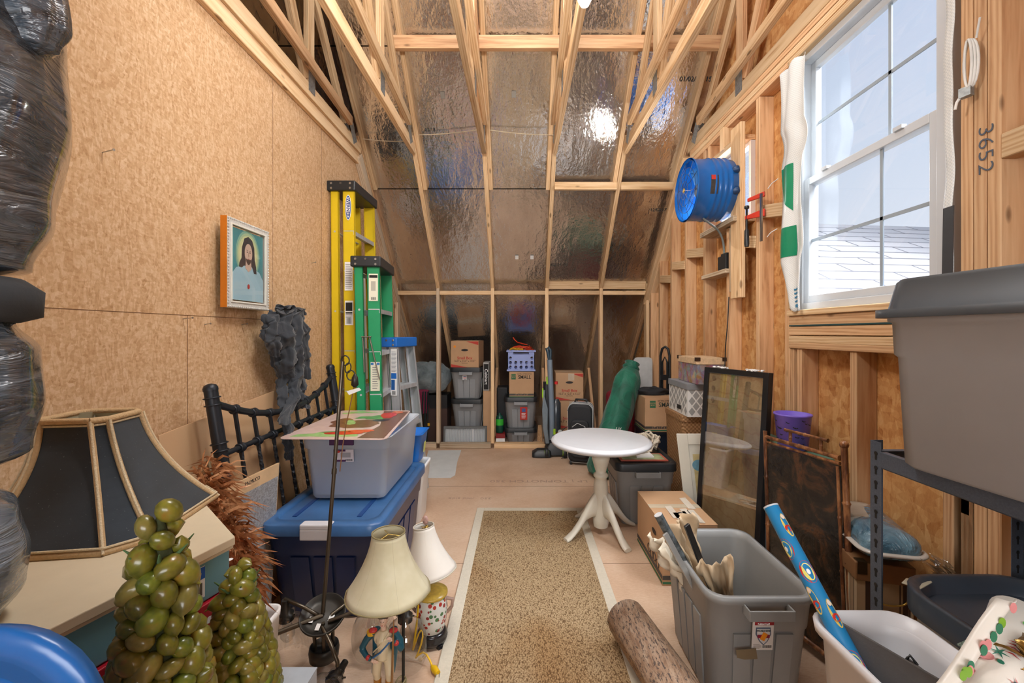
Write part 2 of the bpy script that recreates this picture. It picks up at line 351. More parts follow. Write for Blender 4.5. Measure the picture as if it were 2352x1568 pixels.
# boards round the fan window
board('fan_sill',(1.46,2.78,2.05),(1.46,3.3,2.05),.15,.035,wr,LUMG,wdir=X)
board('fan_head',(1.475,2.78,2.58),(1.475,3.3,2.58),.11,.035,wr,LUM,wdir=X)
board('nailed_board',(1.425,2.80,1.53),(1.425,2.80,2.66),.13,.032,wr,LUM,wdir=Y)
board('nailed_board',(1.44,2.895,1.58),(1.44,2.895,2.02),.045,.03,wr,LUMG,wdir=Y)
board('short_shelf',(1.46,2.93,1.73),(1.46,3.32,1.73),.11,.03,wr,LUMG,wdir=X)
board('short_stud',(1.45,3.0,2.58),(1.45,3.0,2.74),.08,.05,wr,LUM,wdir=X)
st_=M(120,84,58,var=0)
text('pencil_number','3652',.062,(1.4385,1.322,1.87),(0,0,-1),(0,-1,0),M(84,92,104,rough=.8,var=0),wr,squash=1.25,bold=-.001)
text('lumber_print','1.7/16  9 5/8  4-UNIVERSAL',.03,(1.5285,2.41,.98),(0,0,1),(0,1,0),INK,wr)
text('lumber_print','WINDSOR OSB',.04,(1.5285,2.74,2.38),(0,0,1),(0,1,0),INK,wr)
# windows
VIN=M(204,208,212,rough=.35,var=.02)
w1=bpy.data.objects.new('window_1',None); COL.objects.link(w1); struct(w1)
def fr(bb,y0,y1,z0,z1,t,x0,x1):
    bb.box((x0,y0,z0),(x1,y0+t,z1)).box((x0,y1-t,z0),(x1,y1,z1)).box((x0,y0+t,z0),(x1,y1-t,z0+t)).box((x0,y0+t,z1-t),(x1,y1-t,z1))
b=B(); fr(b,WY0,WY1,WZ0,WZ1,.035,1.455,1.54); b.o('frame',VIN,w1,bevel=.003)
lo=B(); fr(lo,WY0+.035,WY1-.035,WZ0+.035,2.09,.036,1.465,1.495); lo.o('lower_sash',VIN,w1,bevel=.003)
up=B(); fr(up,WY0+.035,WY1-.035,2.06,WZ1-.035,.036,1.5,1.53); up.o('upper_sash',VIN,w1,bevel=.003)
for y in (1.65,2.05): B().box((1.455,y-.02,2.085),(1.475,y+.02,2.1)).o('sash_lock',VIN,w1)
mu=B()
for x,z0,z1,zm in ((1.479,1.48,2.06,1.77),(1.514,2.1,2.66,2.37)):
    mu.box((x,1.743,z0),(x+.006,1.757,z1)); mu.box((x,WY0+.06,zm-.007),(x+.006,WY1-.06,zm+.007))
mu.o('muntin',M(150,160,168,rough=.5,var=0),w1)
B().box((1.482,WY0+.06,1.48),(1.4835,WY1-.06,2.07)).box((1.516,WY0+.06,2.08),(1.5175,WY1-.06,2.66)).o('pane',GLASS,w1)
w2=bpy.data.objects.new('window_2',None); COL.objects.link(w2); struct(w2)
b=B(); fr(b,FY0,FY1,FZ0,FZ1,.025,1.5,1.54); b.o('frame',VIN,w2)
B().box((1.52,FY0+.02,FZ0+.02),(1.5215,FY1-.02,FZ1-.02)).o('pane',GLASS,w2)
# knee wall at the back
wb=bpy.data.objects.new('wall_back',None); COL.objects.link(wb); struct(wb)
TX=[-.931,-.318,.294,.906]
for i,x in enumerate(TX+[-1.4,1.43]): board('stud',(x,4.845,.06),(x,4.845,1.86),.09,.038,wb,LUMG if i in(0,4) else LUM,wdir=Y)
xs=[-1.42]+TX+[1.44]
for i in range(5):
    x0,x1=xs[i]+.019,xs[i+1]-.019
    board('bottom_plate',(x0,4.845,.03),(x1,4.845,.03),.09,.055,wb,LUMG if i<2 else LUM,wdir=Y)
    board('rail',(x0,4.82,1.755),(x1,4.82,1.755),.045,.045,wb,LUM,wdir=Y)
    if i>=3: board('blocking',(x0,4.84,1.845),(x1,4.84,1.845),.02,.09,wb,LUM,wdir=Y)
    board('blocking',(x0,4.9,1.83),(x1,4.9,1.83),.05,.03,wb,LUMW,wdir=Y) if i>=3 else None
# ---------------------------------------------------------------- roof trusses
def truss(x,label,left=0,sister=1):
    t=thing('roof_truss',label,'roof truss',(x,4.8,0),'roof trusses',None)
    m=LUM
    sx=.04 if x<0 else -.04
    m=lambda:random.choice((LUM,LUM,LUMW))
    s2=1/math.sqrt(2)
    # rafter: lower edge on z=6.555-y
    board('rafter',(x,6.45,.16),(x,3.66,2.95),.09,.038,t,LUM if abs(x)<1.2 else LUMW,off=(0,0,.06))
    board('rafter',(x,4.0,2.62),(x,1.5,5.12),.1,.038,t,LUM,off=(sx,.02,.05))
    board('bottom_chord',(x,3.69,2.895),(x,-1,2.895),.089,.038,t,LUM)
    board('second_chord',(x,3.42,3.0),(x,.9,3.2),.07,.036,t,m(),off=(sx*.9,0,0))
    board('web',(x,2.82,2.92),(x,2.82,3.78),.08,.036,t,m(),wdir=Y)
    board('web',(x,2.78,2.96),(x,1.95,4.5),.08,.036,t,m(),wdir=Y)
    board('web',(x,1.9,4.5),(x,1.2,2.95),.08,.036,t,m(),wdir=Y)
    board('web',(x,3.4,2.98),(x,2.86,3.6),.07,.036,t,m(),wdir=Y)
    board('brace',(x,5.72,.82),(x,5.2,.03),.08,.036,t,LUMW,wdir=Y)
    for yy,zz,a in ((3.52,2.95,.6),(2.82,2.96,0),(1.25,2.95,0),(2.82,3.7,.7)):
        for s_ in (-1,1):
            B().cbox((x+s_*.0205+(0 if s_*sx<0 else 0),yy,zz),(.0015,.085,.15),mat=Matrix.Rotation(a,3,'X')).o('gusset_plate',ZINC,t)
    return t
truss(TX[0],'pine roof truss running from second knee wall stud left of centre'); truss(TX[1],'pine roof truss above the stud left of the lavender crate')
truss(TX[2],'pine roof truss in line with the stud behind the upright vacuum'); truss(TX[3],'pine roof truss in line with the stud behind the green canopy bag')
truss(-1.40,'roof truss standing on top of the fine chipboard wall'); truss(1.46,'roof truss above the framed wall with the windows')
for (p0,p1,nm,lb) in (((-.93,3.12,3.42),(1.6,3.12,3.42),'purlin','long horizontal brace crossing the foil high under the roof'),
    ((.313,3.95,2.66),(.887,3.95,2.66),'brace_block','short blocking between the trusses, left one of the pair below the long brace'),
    ((.925,3.95,2.66),(1.42,3.95,2.66),'brace_block','short blocking between the trusses next to the blue fan')):
    o=board(nm,p0,p1,.1 if nm=='purlin' else .07,.038,None,LUMW if nm=='purlin' else LUM); tag(o,lb,'brace')
# twine + bulb + outside
def twine(a,b_,lb):
    o=B().tube([V(a).lerp(V(b_),i/8)-V((0,0,.012*math.sin(math.pi*i/8))) for i in range(9)],.004,6).o('twine',M(214,196,166,rough=.9)); tag(o,lb,'string')
twine((-1.38,3.66,2.97),(-.92,3.62,2.93),'string across the foil, the piece nearest the chipboard wall')
twine((-.91,3.66,3.0),(-.33,3.62,3.03),'middle piece of the string across the foil'); twine((-.31,3.62,3.03),(.29,3.62,2.98),'string across the foil, the piece nearest the hanging bulb side')
t=thing('light_bulb','bare white bulb in a holder under the central truss','light bulb',(.285,1.9,2.87))
B().lathe([(.012,.0),(.03,-.03),(.032,-.055),(.02,-.08),(.004,-.088)],(.285,1.9,2.84),16).o('globe',M(250,250,246,rough=.3,var=0,Emission_Strength=1.0,Emission_Color=(1,.97,.9,1)),t)
B().lathe([(.03,0),(.03,-.03),(.016,-.035)],(.285,1.9,2.87),16).o('holder',WHT,t)
# neighbour roof seen through the window
s=N('shingle'); v=s.coord((1,1,1)); br=s.n('TexBrick'); br.inputs['Scale'].default_value=1.0; br.inputs['Brick Width'].default_value=.9; br.inputs['Row Height'].default_value=.24
br.inputs['Mortar Size'].default_value=.014; br.inputs['Color1'].default_value=(*rgb(196,194,194),1); br.inputs['Color2'].default_value=(*rgb(180,180,182),1); br.inputs['Mortar'].default_value=(*rgb(112,114,120),1)
s.l(v,br.inputs['Vector']); s.base(br.outputs[0]); s.set(.9,0,.1)
nb=B(); nb.box((-3,-2,-.05),(8,1.9,0)).box((-3,-2,-2.2),(-2.8,1.8,-.1),1); n_=nb.o('neighbour_roof',[s.m,M(170,196,214,var=0)]); n_.location=(5.2,4.8,2.05); n_.rotation_euler=(math.radians(28),0,math.radians(6))
tag(n_,'pale shingled roof of the next house outside the window','roof')
B0=M(120,130,120); tag(B().box((2,-6,-4),(30,30,-3.9)).o('lawn',B0),'ground far below outside','ground',kind='structure')
# ================================================================ generic builders
def tote(name,label,cat,cx,cy,z0,hx,hy,H,mat,lidmat=None,rz=0,taper=.82,group=None,handles=True,inner=None,rib=True,hs=None,lidh=.035,r=.05,open_=False):
    t=thing(name,label,cat,(cx,cy,z0),group)
    def k(f): return taper+(1-taper)*f
    b=B(); rg=[]
    prof=[(0,k(0)*.97),(.02,k(0)),(.70,k(.70)),(.72,k(.72)+.02),(.93,k(.93)+.02),(.94,k(.94)+.045),(1.0,k(1)+.045)]
    for f,s_ in prof: rg.append(rr(cx,cy,z0+H*f,hx*s_,hy*s_,r*s_,5,rz))
    if open_:
        for f,s_ in [(1.0,k(1)-.03),(.93,k(.93)-.04),(.70,k(.7)-.07),(.04,k(0)-.05)]: rg.append(rr(cx,cy,z0+H*f,hx*s_,hy*s_,r*s_,5,rz))
        b.loft(rg,0,True,True)
    else: b.loft(rg,0,True,True)
    # vertical ribs
    if rib:
        for sx_,sy_,n_ in ((0,-1,3),(0,1,3),(1,0,4),(-1,0,4)):
            for i in range(n_):
                u=((i+.5)/n_-.5)*1.35
                if sy_: c0=V((u*hx*.8,sy_*hy*k(0),0)); c1=V((u*hx*.9,sy_*hy*(k(.7)+.0),0)); wv=(hx*.16,.006)
                else: c0=V((sx_*hx*k(0),u*hy*.8,0)); c1=V((sx_*hx*(k(.7)),u*hy*.9,0)); wv=(.006,hy*.12)
                q=Matrix.Rotation(rz,3,'Z'); pts=[]
                for c,z in ((c0,z0+H*.04),(c1,z0+H*.69)):
                    for a_,d_ in ((-1,-1),(1,-1),(1,1),(-1,1)):
                        p=q@(c+V((a_*wv[0],d_*wv[1],0))); pts.append(V((cx+p.x,cy+p.y,z)))
                b.hexa(pts)
    b.o('body',mat,t,bevel=.0)
    if handles:
        q=Matrix.Rotation(rz,3,'Z')
        for s_ in (-1,1):
            h=B(); w_=hx*.42; yo=hy*1.04; zt=z0+H*.955; zb=zt-.035
            for a,c in (((-w_,yo,zb),(w_,yo+.006,zt)),):
                pass
            d=.032
            h.box((-w_,yo+d,zb),(w_,yo+d+.005,zt)).box((-w_,yo-.02,zb),(-w_+.005,yo+d,zt)).box((w_-.005,yo-.02,zb),(w_,yo+d,zt))
            m=Matrix.Translation((cx,cy,0))@(q@(Matrix.Scale(s_,3,V((0,1,0))))).to_4x4(); h.xf(m); h.o('handle',mat,t,bevel=.0015,seg=1)
    if lidmat:
        l=B(); z1=z0+H; s_=k(1)+.075
        if hs=='dish':
            rg=[rr(cx,cy,z1-.02,hx*s_,hy*s_,r*1.1,6,rz),rr(cx,cy,z1+lidh,hx*s_,hy*s_,r*1.1,6,rz),rr(cx,cy,z1+lidh+.004,hx*(s_-.02),hy*(s_-.02),r*1.05,6,rz),rr(cx,cy,z1+lidh+.003,hx*(s_-.09),hy*(s_-.07),r,6,rz),rr(cx,cy,z1+.004,hx*(s_-.16),hy*(s_-.13),r*.9,6,rz)]
        elif hs=='raised':
            rg=[rr(cx,cy,z1-.014,hx*(s_+.03),hy*(s_+.03),r*1.1,6,rz),rr(cx,cy,z1+.006,hx*(s_+.03),hy*(s_+.03),r*1.1,6,rz),rr(cx,cy,z1+.008,hx*(s_-.04),hy*(s_-.04),r,6,rz),rr(cx,cy,z1+lidh*.9,hx*(s_-.08),hy*(s_-.08),r,6,rz),rr(cx,cy,z1+lidh,hx*(s_-.11),hy*(s_-.11),r*.9,6,rz)]
        else:
            rg=[rr(cx,cy,z1-.02,hx*s_,hy*s_,r*1.1,6,rz),rr(cx,cy,z1+lidh*.75,hx*s_,hy*s_,r*1.1,6,rz),rr(cx,cy,z1+lidh,hx*(s_-.02),hy*(s_-.02),r,6,rz),rr(cx,cy,z1+lidh,hx*(s_-.16),hy*(s_-.13),r,6,rz),rr(cx,cy,z1+lidh-.012,hx*(s_-.18),hy*(s_-.15),r,6,rz)]
        l.loft(rg,0,True,True); l.o('lid',lidmat,t)
    return t
def carton(name,label,cx,cy,z0,sx_,sy_,H,rz=0,group=None,mat=None,hole=True,tape=True,cat='box'):
    t=thing(name,label,cat,(cx,cy,z0),group); q=Matrix.Rotation(rz,3,'Z')
    def W(x,y,z): p=q@V((x,y,0)); return V((cx+p.x,cy+p.y,z0+z))
    b=B(); b.cbox((cx,cy,z0+H/2),(sx_,sy_,H),rz); b.o('body',mat or KRAFT,t,bevel=.004)
    f=B(); f.hexa([W(-sx_/2,-sy_/2,H),W(sx_/2,-sy_/2,H),W(sx_/2,-.002,H),W(-sx_/2,-.002,H),W(-sx_/2,-sy_/2,H+.003),W(sx_/2,-sy_/2,H+.003),W(sx_/2,-.002,H+.004),W(-sx_/2,-.002,H+.004)])
    f.hexa([W(-sx_/2,.002,H),W(sx_/2,.002,H),W(sx_/2,sy_/2,H),W(-sx_/2,sy_/2,H),W(-sx_/2,.002,H+.004),W(sx_/2,.002,H+.004),W(sx_/2,sy_/2,H+.003),W(-sx_/2,sy_/2,H+.003)]); f.o('flap',mat or KRAFT,t)
    if tape: 
        tp=B(); tp.hexa([W(-sx_/2-.001,-.025,H+.004),W(sx_/2+.001,-.025,H+.004),W(sx_/2+.001,.025,H+.004),W(-sx_/2-.001,.025,H+.004),W(-sx_/2-.001,-.025,H+.0052),W(sx_/2+.001,-.025,H+.0052),W(sx_/2+.001,.025,H+.0052),W(-sx_/2-.001,.025,H+.0052)]); tp.o('tape',M(206,190,164,rough=.15,var=.05),t)
    if hole: 
        c=W(0,-sy_/2-.0012,H*.66); decal('hand_hole',c+V((0,0,0)),q@V((1,0,0)),Z,.085,.028,M(38,28,22,var=0),t,.0008,OVAL)
    t2=dict(t=t,W=W,q=q); return t,W,q
def face(W,q,side,sx_,sy_,u,z,e=.0015):
    """point + right dir on a side: 'f' front(-y), 'l' left(-x), 'r' right"""
    if side=='f': return W(u,-sy_/2-e,z),q@V((1,0,0))
    if side=='l': return W(-sx_/2-e,-u,z),q@V((0,-1,0))
    return W(sx_/2+e,u,z),q@V((0,1,0))
def framebox(b,w_,h,t,d,mi=0):
    """frame in local xz plane centred, depth along y (0..d)"""
    b.box((-w_/2,0,-h/2),(-w_/2+t,d,h/2),mi).box((w_/2-t,0,-h/2),(w_/2,d,h/2),mi).box((-w_/2+t,0,-h/2),(w_/2-t,d,-h/2+t),mi).box((-w_/2+t,0,h/2-t),(w_/2-t,d,h/2),mi); return b
def basis(o,x,z):
    x=V(x).normalized(); z=V(z); z=(z-x*z.dot(x)).normalized(); y=z.cross(x); m=Matrix((x,y,z)).transposed().to_4x4(); m.translation=V(o); return m
def sticker(t,o,r,u,w_,h,base,bars,name='label'):
    """bars: list of (u,v,w,h,mat) in fractions"""
    ob=decal(name,o,r,u,w_,h,base,t); n=V(r).normalized().cross(V(u).normalized()); r=V(r).normalized(); u=V(u).normalized()
    byn={}
    for (a,c,bw,bh,m) in bars:
        byn.setdefault(m.name,(m,B()))[1].plate([V(o)+n*.0013+r*(a+i*bw/2)*w_+u*(c+j*bh/2)*h for i,j in ((-1,-1),(1,-1),(1,1),(-1,1))],n*.0004)
    for m,bb in byn.values(): bb.o('print',m,ob)
    return ob
def lines(n,u0,u1,v0,v1,m,th=.35):
    return [((u0+u1)/2-(0 if i%3 else .04),v0+(v1-v0)*(i+.5)/n,(u1-u0)*(1 if i%3 else .85),(v1-v0)/n*th,m) for i in range(n)]
def barcode(u0,u1,v0,v1,m=INK):
    out=[];x=u0
    while x<u1:
        ww=(u1-u0)*U(.02,.06); out.append((x+ww/2,(v0+v1)/2,ww,v1-v0,m)); x+=ww+(u1-u0)*U(.02,.05)
    return out
# ================================================================ left wall: portrait, garment, headboard, boards, ladders
# --- framed portrait
t=thing('framed_portrait','silver framed print of a long-haired bearded person in a pale robe','picture',(-1.38,2.13,1.63))
m=basis((-1.357,2.135,1.633),(0,1,0),(0,0,1)) # local x->+Y ; local y -> z cross x = -X => front at negative y? 
# local y = z×x = (0,0,1)×(0,1,0)=(-1,0,0): depth goes to the wall
W_,H_=.325,.425
SIL=M(206,204,198,rough=.4,var=.12,scale=120,bump=.5,bs=140); SIL2=M(226,222,210,rough=.45,var=.06)
b=framebox(B(),W_,H_,.03,.028); b.xf(m); b.o('frame',[SIL],t,bevel=.003)
b=framebox(B(),W_-.05,H_-.05,.008,.012); b.xf(Matrix.Translation(m@V((0,-.004,0))-m.translation)@m); b.o('inner_moulding',SIL2,t,bevel=.002)
beads=B()
for i in range(30):
    for s_ in (-1,1): beads.ball(m@V((s_*(W_/2-.006),-.002,-H_/2+.007+i*(H_-.014)/29)),.0045,6)
for i in range(22):
    for s_ in (-1,1): beads.ball(m@V((-W_/2+.007+i*(W_-.014)/21,-.002,s_*(H_/2-.006))),.0045,6)
beads.o('bead_edge',SIL,t)
b=B(); b.box((-W_/2,.0,-H_/2),(-W_/2-.003,.03,H_/2)); b.xf(m); b.o('frame_side',M(206,120,24,rough=.5),t)
def ppoly(pts,lv,mt,nm='print'):
    b=B(); b.plate([(x,.008-lv*.0006,z) for x,z in pts],(0,.0005,0)); b.xf(m); return b.o(nm,mt,t)
def el(cx,cz,rx,rz,n=24,a0=0,a1=360): return [(cx+rx*math.cos(math.radians(a0+(a1-a0)*i/n)),cz+rz*math.sin(math.radians(a0+(a1-a0)*i/n))) for i in range(n if a1-a0==360 else n+1)]
w_,h_=.245,.345
s=N('teal_ground'); v=s.coord((1,1,1)); g=s.n('VectorMath',operation='LENGTH'); s.l(v,g.inputs[0]); 
ppoly([(-w_/2,-h_/2),(w_/2,-h_/2),(w_/2,h_/2),(-w_/2,h_/2)],0,M(84,150,150,var=.12,scale=6),'picture_ground')
for i,(rx,c) in enumerate(((.098,(140,186,160)),(.088,(186,208,160)),(.078,(222,222,160)),(.066,(238,234,178)))): ppoly(el(0,.055,rx*.95,rx*1.25),1+i*.5,M(*c,var=0))
ppoly([(-w_/2,-h_/2),(w_/2,-h_/2),(w_/2,-.06),(.09,-.02),(.03,.0),(-.03,.0),(-.09,-.015),(-w_/2,-.05)],3.5,M(176,212,220,var=.05),'robe')
HA=M(74,64,62,var=.25,scale=60)
ppoly([(-.03,.135),(.0,.148),(.03,.135),(.047,.1),(.05,.04),(.062,.005),(.066,-.03),(.045,-.03),(.03,0),(-.035,0),(-.05,-.012),(-.07,-.01),(-.068,.01),(-.052,.035),(-.048,.09)],4.5,HA,'hair')
SK=M(226,192,166,var=.05); ppoly([(-.02,.03),(.02,.03),(.024,-.01),(0,-.028),(-.024,-.01)],5,SK,'neck'); ppoly(el(0,.065,.0295,.048),5.5,SK,'face')
ppoly([(-.022,.04),(-.012,.034),(0,.038),(.012,.034),(.022,.04),(.016,.02),(.004,.008),(-.004,.008),(-.016,.02)],6,M(96,76,64,var=.2,scale=90),'beard')
ppoly(el(0,.036,.008,.0028,12),6.5,M(176,106,96,var=0)); 
for sx_ in (-1,1): ppoly(el(sx_*.011,.07,.005,.0022,10),6.5,INK); ppoly([(sx_*.005,.078),(sx_*.017,.081),(sx_*.017,.079),(sx_*.005,.076)],6.5,HA)
ppoly([(-.002,.07),(.002,.07),(.004,.05),(-.004,.05)],6.5,M(206,166,140,var=0))
ppoly(el(0,-.10,.009,.012,14),6.5,M(196,64,60,var=.1),'brooch')
b=B(); b.box((-w_/2,-.002,-h_/2),(w_/2,-.0015,h_/2)); b.xf(m); b.o('cover_glass',GLASS,t)
# --- dark garment on a nail
s=N('black_jersey'); v=s.coord(); n=s.noise(v,30,4,.6); s.base(rgb(52,56,62)); s.set(.8,0,.25,Sheen_Weight=.25); s.bump(n.outputs[0],.5,.006); JER=s.m
t=thing('black_garment','crumpled black stretch leggings hanging from a nail, legs dangling over the iron headboard','clothing',(-1.36,2.58,1.46))
def G(px,py,x=-1.33): d=x*980/(px-1196); return (x,d,1.3+(765-py)*d/980)
gb=B()
def legs(pts,r,seed):
    random.seed(seed); ph=[R()*6 for _ in range(6)]; n=26; k=len(pts)-1; rg=[]; m_=16
    for i in range(k*m_+1):
        f=i/m_; j=min(int(f),k-1); g=f-j; g2=g*g*(3-2*g); p=V(pts[j]).lerp(V(pts[j+1]),g); rad=r[j]*(1-g2)+r[j+1]*g2
        p=p+V((.006*math.sin(f*7+ph[0]),.010*math.sin(f*5+ph[1]),0)); rad*=1+.10*math.sin(f*19+ph[2])+.06*math.sin(f*33+ph[3])
        ring=[]
        for q in range(n):
            t_=2*math.pi*q/n; rr_=rad*(1+.17*math.sin(4*t_+ph[4]+f*1.3)+.12*math.sin(7*t_+ph[5]-f*2.1)+.08*math.sin(3*t_+f*9))
            ring.append(p+V((math.cos(t_)*rr_*.62,math.sin(t_)*rr_,.25*rad*math.sin(2*t_+f*6))))
        rg.append(ring)
    gb.loft(rg)
legs([G(636,716),G(628,750),G(640,800),G(648,870),G(650,920,-1.29),G(656,960,-1.22),G(661,1010,-1.2),G(665,1055,-1.18)],[.045,.055,.05,.038,.034,.03,.026,.024],1)
legs([G(660,712),G(668,770),G(682,830),G(690,890),G(692,915,-1.3),G(703,935,-1.27)],[.05,.055,.042,.038,.036,.03],2)
legs([G(684,712),G(694,760),G(699,820),G(706,868)],[.042,.046,.038,.03],3)
legs([G(650,716,-1.30),G(655,770,-1.28),G(664,838,-1.29),G(668,880,-1.3)],[.055,.062,.05,.02],4)
legs([G(628,725,-1.31),G(622,770,-1.30),G(634,818,-1.31)],[.045,.055,.03],5)
legs([G(675,720,-1.30),G(679,790,-1.28),G(684,850,-1.29),G(676,905,-1.27),G(652,972,-1.2)],[.05,.052,.042,.038,.03],6)
legs([G(640,708),G(655,704),G(680,710),G(694,722)],[.03,.045,.045,.03],7)
gb.o('cloth',JER,t)
# --- cardboard sheets and boards leaning
CARD=M(200,162,122,rough=.8,var=.06,scale=2,bump=.04,bs=60)
def lean(name,label,cat,pts,th,mat,**k):
    """pts TL,TR,BR,BL world; thickness toward normal"""
    p=[V(x) for x in pts]; n=((p[1]-p[0]).cross(p[3]-p[0])).normalized()
    t=thing(name,label,cat,(sum((x.x for x in p))/4,sum((x.y for x in p))/4,0)); B().plate(p,n*th).o('sheet',mat,t,bevel=.001,seg=1); return t,p,n
def wx(px,py,x): d=x*980/(px-1196); return V((x,d,1.3+(765-py)*d/980))
a,b_=wx(365,1000,-1.37),wx(640,893,-1.37); 
lean('cardboard_sheet','large flat cardboard sheet leaning against the chipboard wall behind the headboard','cardboard',[a,b_,(-1.27,b_.y+.0,.0),(-1.27,a.y,.0)],.006,CARD)
a,b_=wx(380,1120,-1.32),wx(662,948,-1.34)
lean('cardboard_strip','narrower cardboard piece leaning in front of the large cardboard sheet','cardboard',[a,(b_.x,b_.y,a.z+.02),(-1.20,b_.y,.0),(-1.20,a.y,.0)],.006,M(186,146,106,rough=.8,var=.08))
# brown board with silvery metal front
a,b_=wx(548,1108,-1.19),wx(640,1062,-1.19)
t,p,n=lean('silver_faced_board','thin tan-edged panel with a scratched silver face leaning between feathers and blue tote','panel',[wx(500,1130,-1.17),wx(642,1062,-1.17),(-1.10,1.87,.0),(-1.10,1.60,.0)],.012,M(206,170,128,rough=.6))
s=N('scratched_silver'); v=s.coord((1,14,3),rot=(.6,0,0)); v2=s.coord((1,3,14),rot=(.4,0,0)); n1=s.noise(v,16,5,.75); n2=s.noise(v2,16,5,.75)
s.base(s.ramp(s.math('MAXIMUM',n1.outputs[0],n2.outputs[0]),[(.45,rgb(132,126,120)),(.7,rgb(206,206,206))])); s.set(.4,.3,.5)
q=[p[0].lerp(p[2],.08),p[1].lerp(p[3],.08),p[2].lerp(p[0],.04),p[3].lerp(p[1],.04)]; nn=V((1,0,.1)).normalized()
B().plate([x+nn*.006 for x in q],nn*.003).o('metal_face',s.m,t)
o=text('print','PALMLICO',.022,p[0].lerp(p[1],.45)-V((0,0,.018))+nn*.016,(p[1]-p[0]),(p[0]-p[3]),INK,t)
# --- headboard
t=thing('iron_headboard','black iron headboard with twisted spindles leaning toward the chipboard wall','headboard',(-1.15,2.34,0))
IR=M(44,48,54,rough=.4,metal=.5,var=.1)
def HB(y,z): return V((-1.125-.16*z*.99,y,z))   # leaning plane
for y in (1.78,2.9):
    b=B(); b.tube([HB(y,0),HB(y,1.06)],.026,14); d=(HB(y,1)-HB(y,0)).normalized(); b.lathe([(.028,0),(.028,.012),(.022,.024),(.006,.03)],HB(y,1.06),14,0,d)
    for z in (1.03,1.0,.81,.84,.35): b.lathe([(.03,-.003),(.034,0),(.03,.003)],HB(y,z),14,0,d,False,False)
    b.o('post',IR,t)
def ztop(y): u=(y-2.34)/.56; return .885+.125*u*u
b=B(); b.tube([HB(1.78+1.12*i/20,ztop(1.78+1.12*i/20)) for i in range(21)],.0155,10); b.o('top_rail',IR,t)
B().tube([HB(1.78,.825),HB(2.9,.825)],.013,10).o('middle_rail',IR,t) if False else None
B().tube([HB(1.78,.76+.03),HB(2.9,.80)],.012,10).o('middle_rail',IR,t)
B().tube([HB(1.78,.32),HB(2.9,.32)],.013,10).o('lower_rail',IR,t)
for i in range(8):
    y=1.78+1.12*(i+1)/9; b=B(); N_=46; rg=[]
    zt=ztop(y)
    for k in range(N_+1):
        z=.32+(zt-.32)*k/N_; c=HB(y,z); tw=0 if z>.76 else (.76-z)*38; a=.0072
        rg.append([c+V((0,math.cos(tw+math.pi/4+j*math.pi/2)*a*1.3,0))+V((math.sin(tw+math.pi/4+j*math.pi/2)*a*1.3,0,0)) for j in range(4)])
    b.loft(rg,0,sm=False)
    for z in (zt,.79,): b.tube([HB(y-.016,z),HB(y-.012,z),HB(y-.008,z),HB(y+.008,z),HB(y+.012,z),HB(y+.016,z)],[.018,.0215,.0185,.0185,.0215,.018],14)
    b.o('spindle',IR,t)
# --- ladders
YEL=M(226,196,28,rough=.45,var=.05); GRN=M(22,146,92,rough=.45,var=.06); ALU=M(206,210,214,rough=.4,metal=.5,var=.12,st=(1,1,.1),scale=40)
def ladder(label,name,topn,topf,w_,dx_,H,railm,capm,foot,cross,nrung,sep,labels):
    """folded stepladder. topn/topf: near/far top point (x,y); foot: shift of the bottom in x,y; sep: second frame offset"""
    n0=V((topn[0],topn[1],0)); f0=V((topf[0],topf[1],0)); ax=(f0-n0).normalized(); sd=V((ax.y,-ax.x,0)) # sd toward +x
    t=thing(name,label,'ladder',((topn[0]+topf[0])/2,(topn[1]+topf[1])/2,0))
    fo=V((foot[0],foot[1],0)); spread=.05
    def pt(base,z): return base+V((0,0,z))+fo*(1-z/H)
    for k,(o_,rw) in enumerate(((sd*0,w_*.66),(sd*sep,w_))):
        for e,bb in ((-1,n0),(1,f0)):
            b=B(); p0=bb+o_-ax*e*0+ax*e*spread+fo; p1=bb+o_+V((0,0,H-.03)); d=(p1-p0).normalized(); 
            th=ax*(-e)*.004; wv=sd*rw/2; fl=ax*(-e)*.022
            b.plate([p0-wv,p0+wv,p1+wv,p1-wv],th)
            for s_ in (-1,1):
                q=[p0+wv*s_,p0+wv*s_+fl,p1+wv*s_+fl,p1+wv*s_]; b.plate(q,sd*(-s_)*.004)
            b.o('rail',railm,t)
            if e==-1: B().plate([p0-wv*1.05,p0+wv*1.05,p0+wv*1.05+V((0,0,.06)),p0-wv*1.05+V((0,0,.06))],ax*.02).o('foot',BLKP,t)
    for i in range(nrung):
        z=.28+i*(H-.35)/nrung; sp=spread*(1-z/H)
        a=pt(n0+sd*sep-ax*sp,z); c=pt(f0+sd*sep+ax*sp,z)
        b=B(); b.plate([a-sd*w_*.45,c-sd*w_*.45,c+sd*w_*.45,a+sd*w_*.45],(0,0,.006)); b.plate([a+sd*w_*.45,c+sd*w_*.45,c+sd*w_*.45-V((0,0,.025)),a+sd*w_*.45-V((0,0,.025))],-sd*.003); b.o('step',ALU,t)
        if i%2==0:
            a=pt(n0-ax*sp,z); c=pt(f0+ax*sp,z); B().tube([a,c],.008,6).o('rear_brace',ALU,t)
    b=B(); c0=(n0+f0)/2+sd*sep*.55+V((0,0,H-.03)); L=(f0-n0).length
    m_=Matrix((ax,sd,V((0,0,1)))).transposed(); wd=sep+w_*1.25
    b.cbox(c0,(L+.05,wd,.075),mat=m_); capo=b.o('cap',capm,t,bevel=.008)
    b=B()
    for i in range(2):
        for k in range(3): b.lathe([(.009,0),(.007,.004)],n0-ax*.026+sd*(sep*.55+(k-1)*wd*.33)+V((0,0,H-.015-.035*i*(k!=1))),10,0,-ax)
    b.o('rivet',STEEL,capo)
    return t,n0,f0,ax,sd,pt
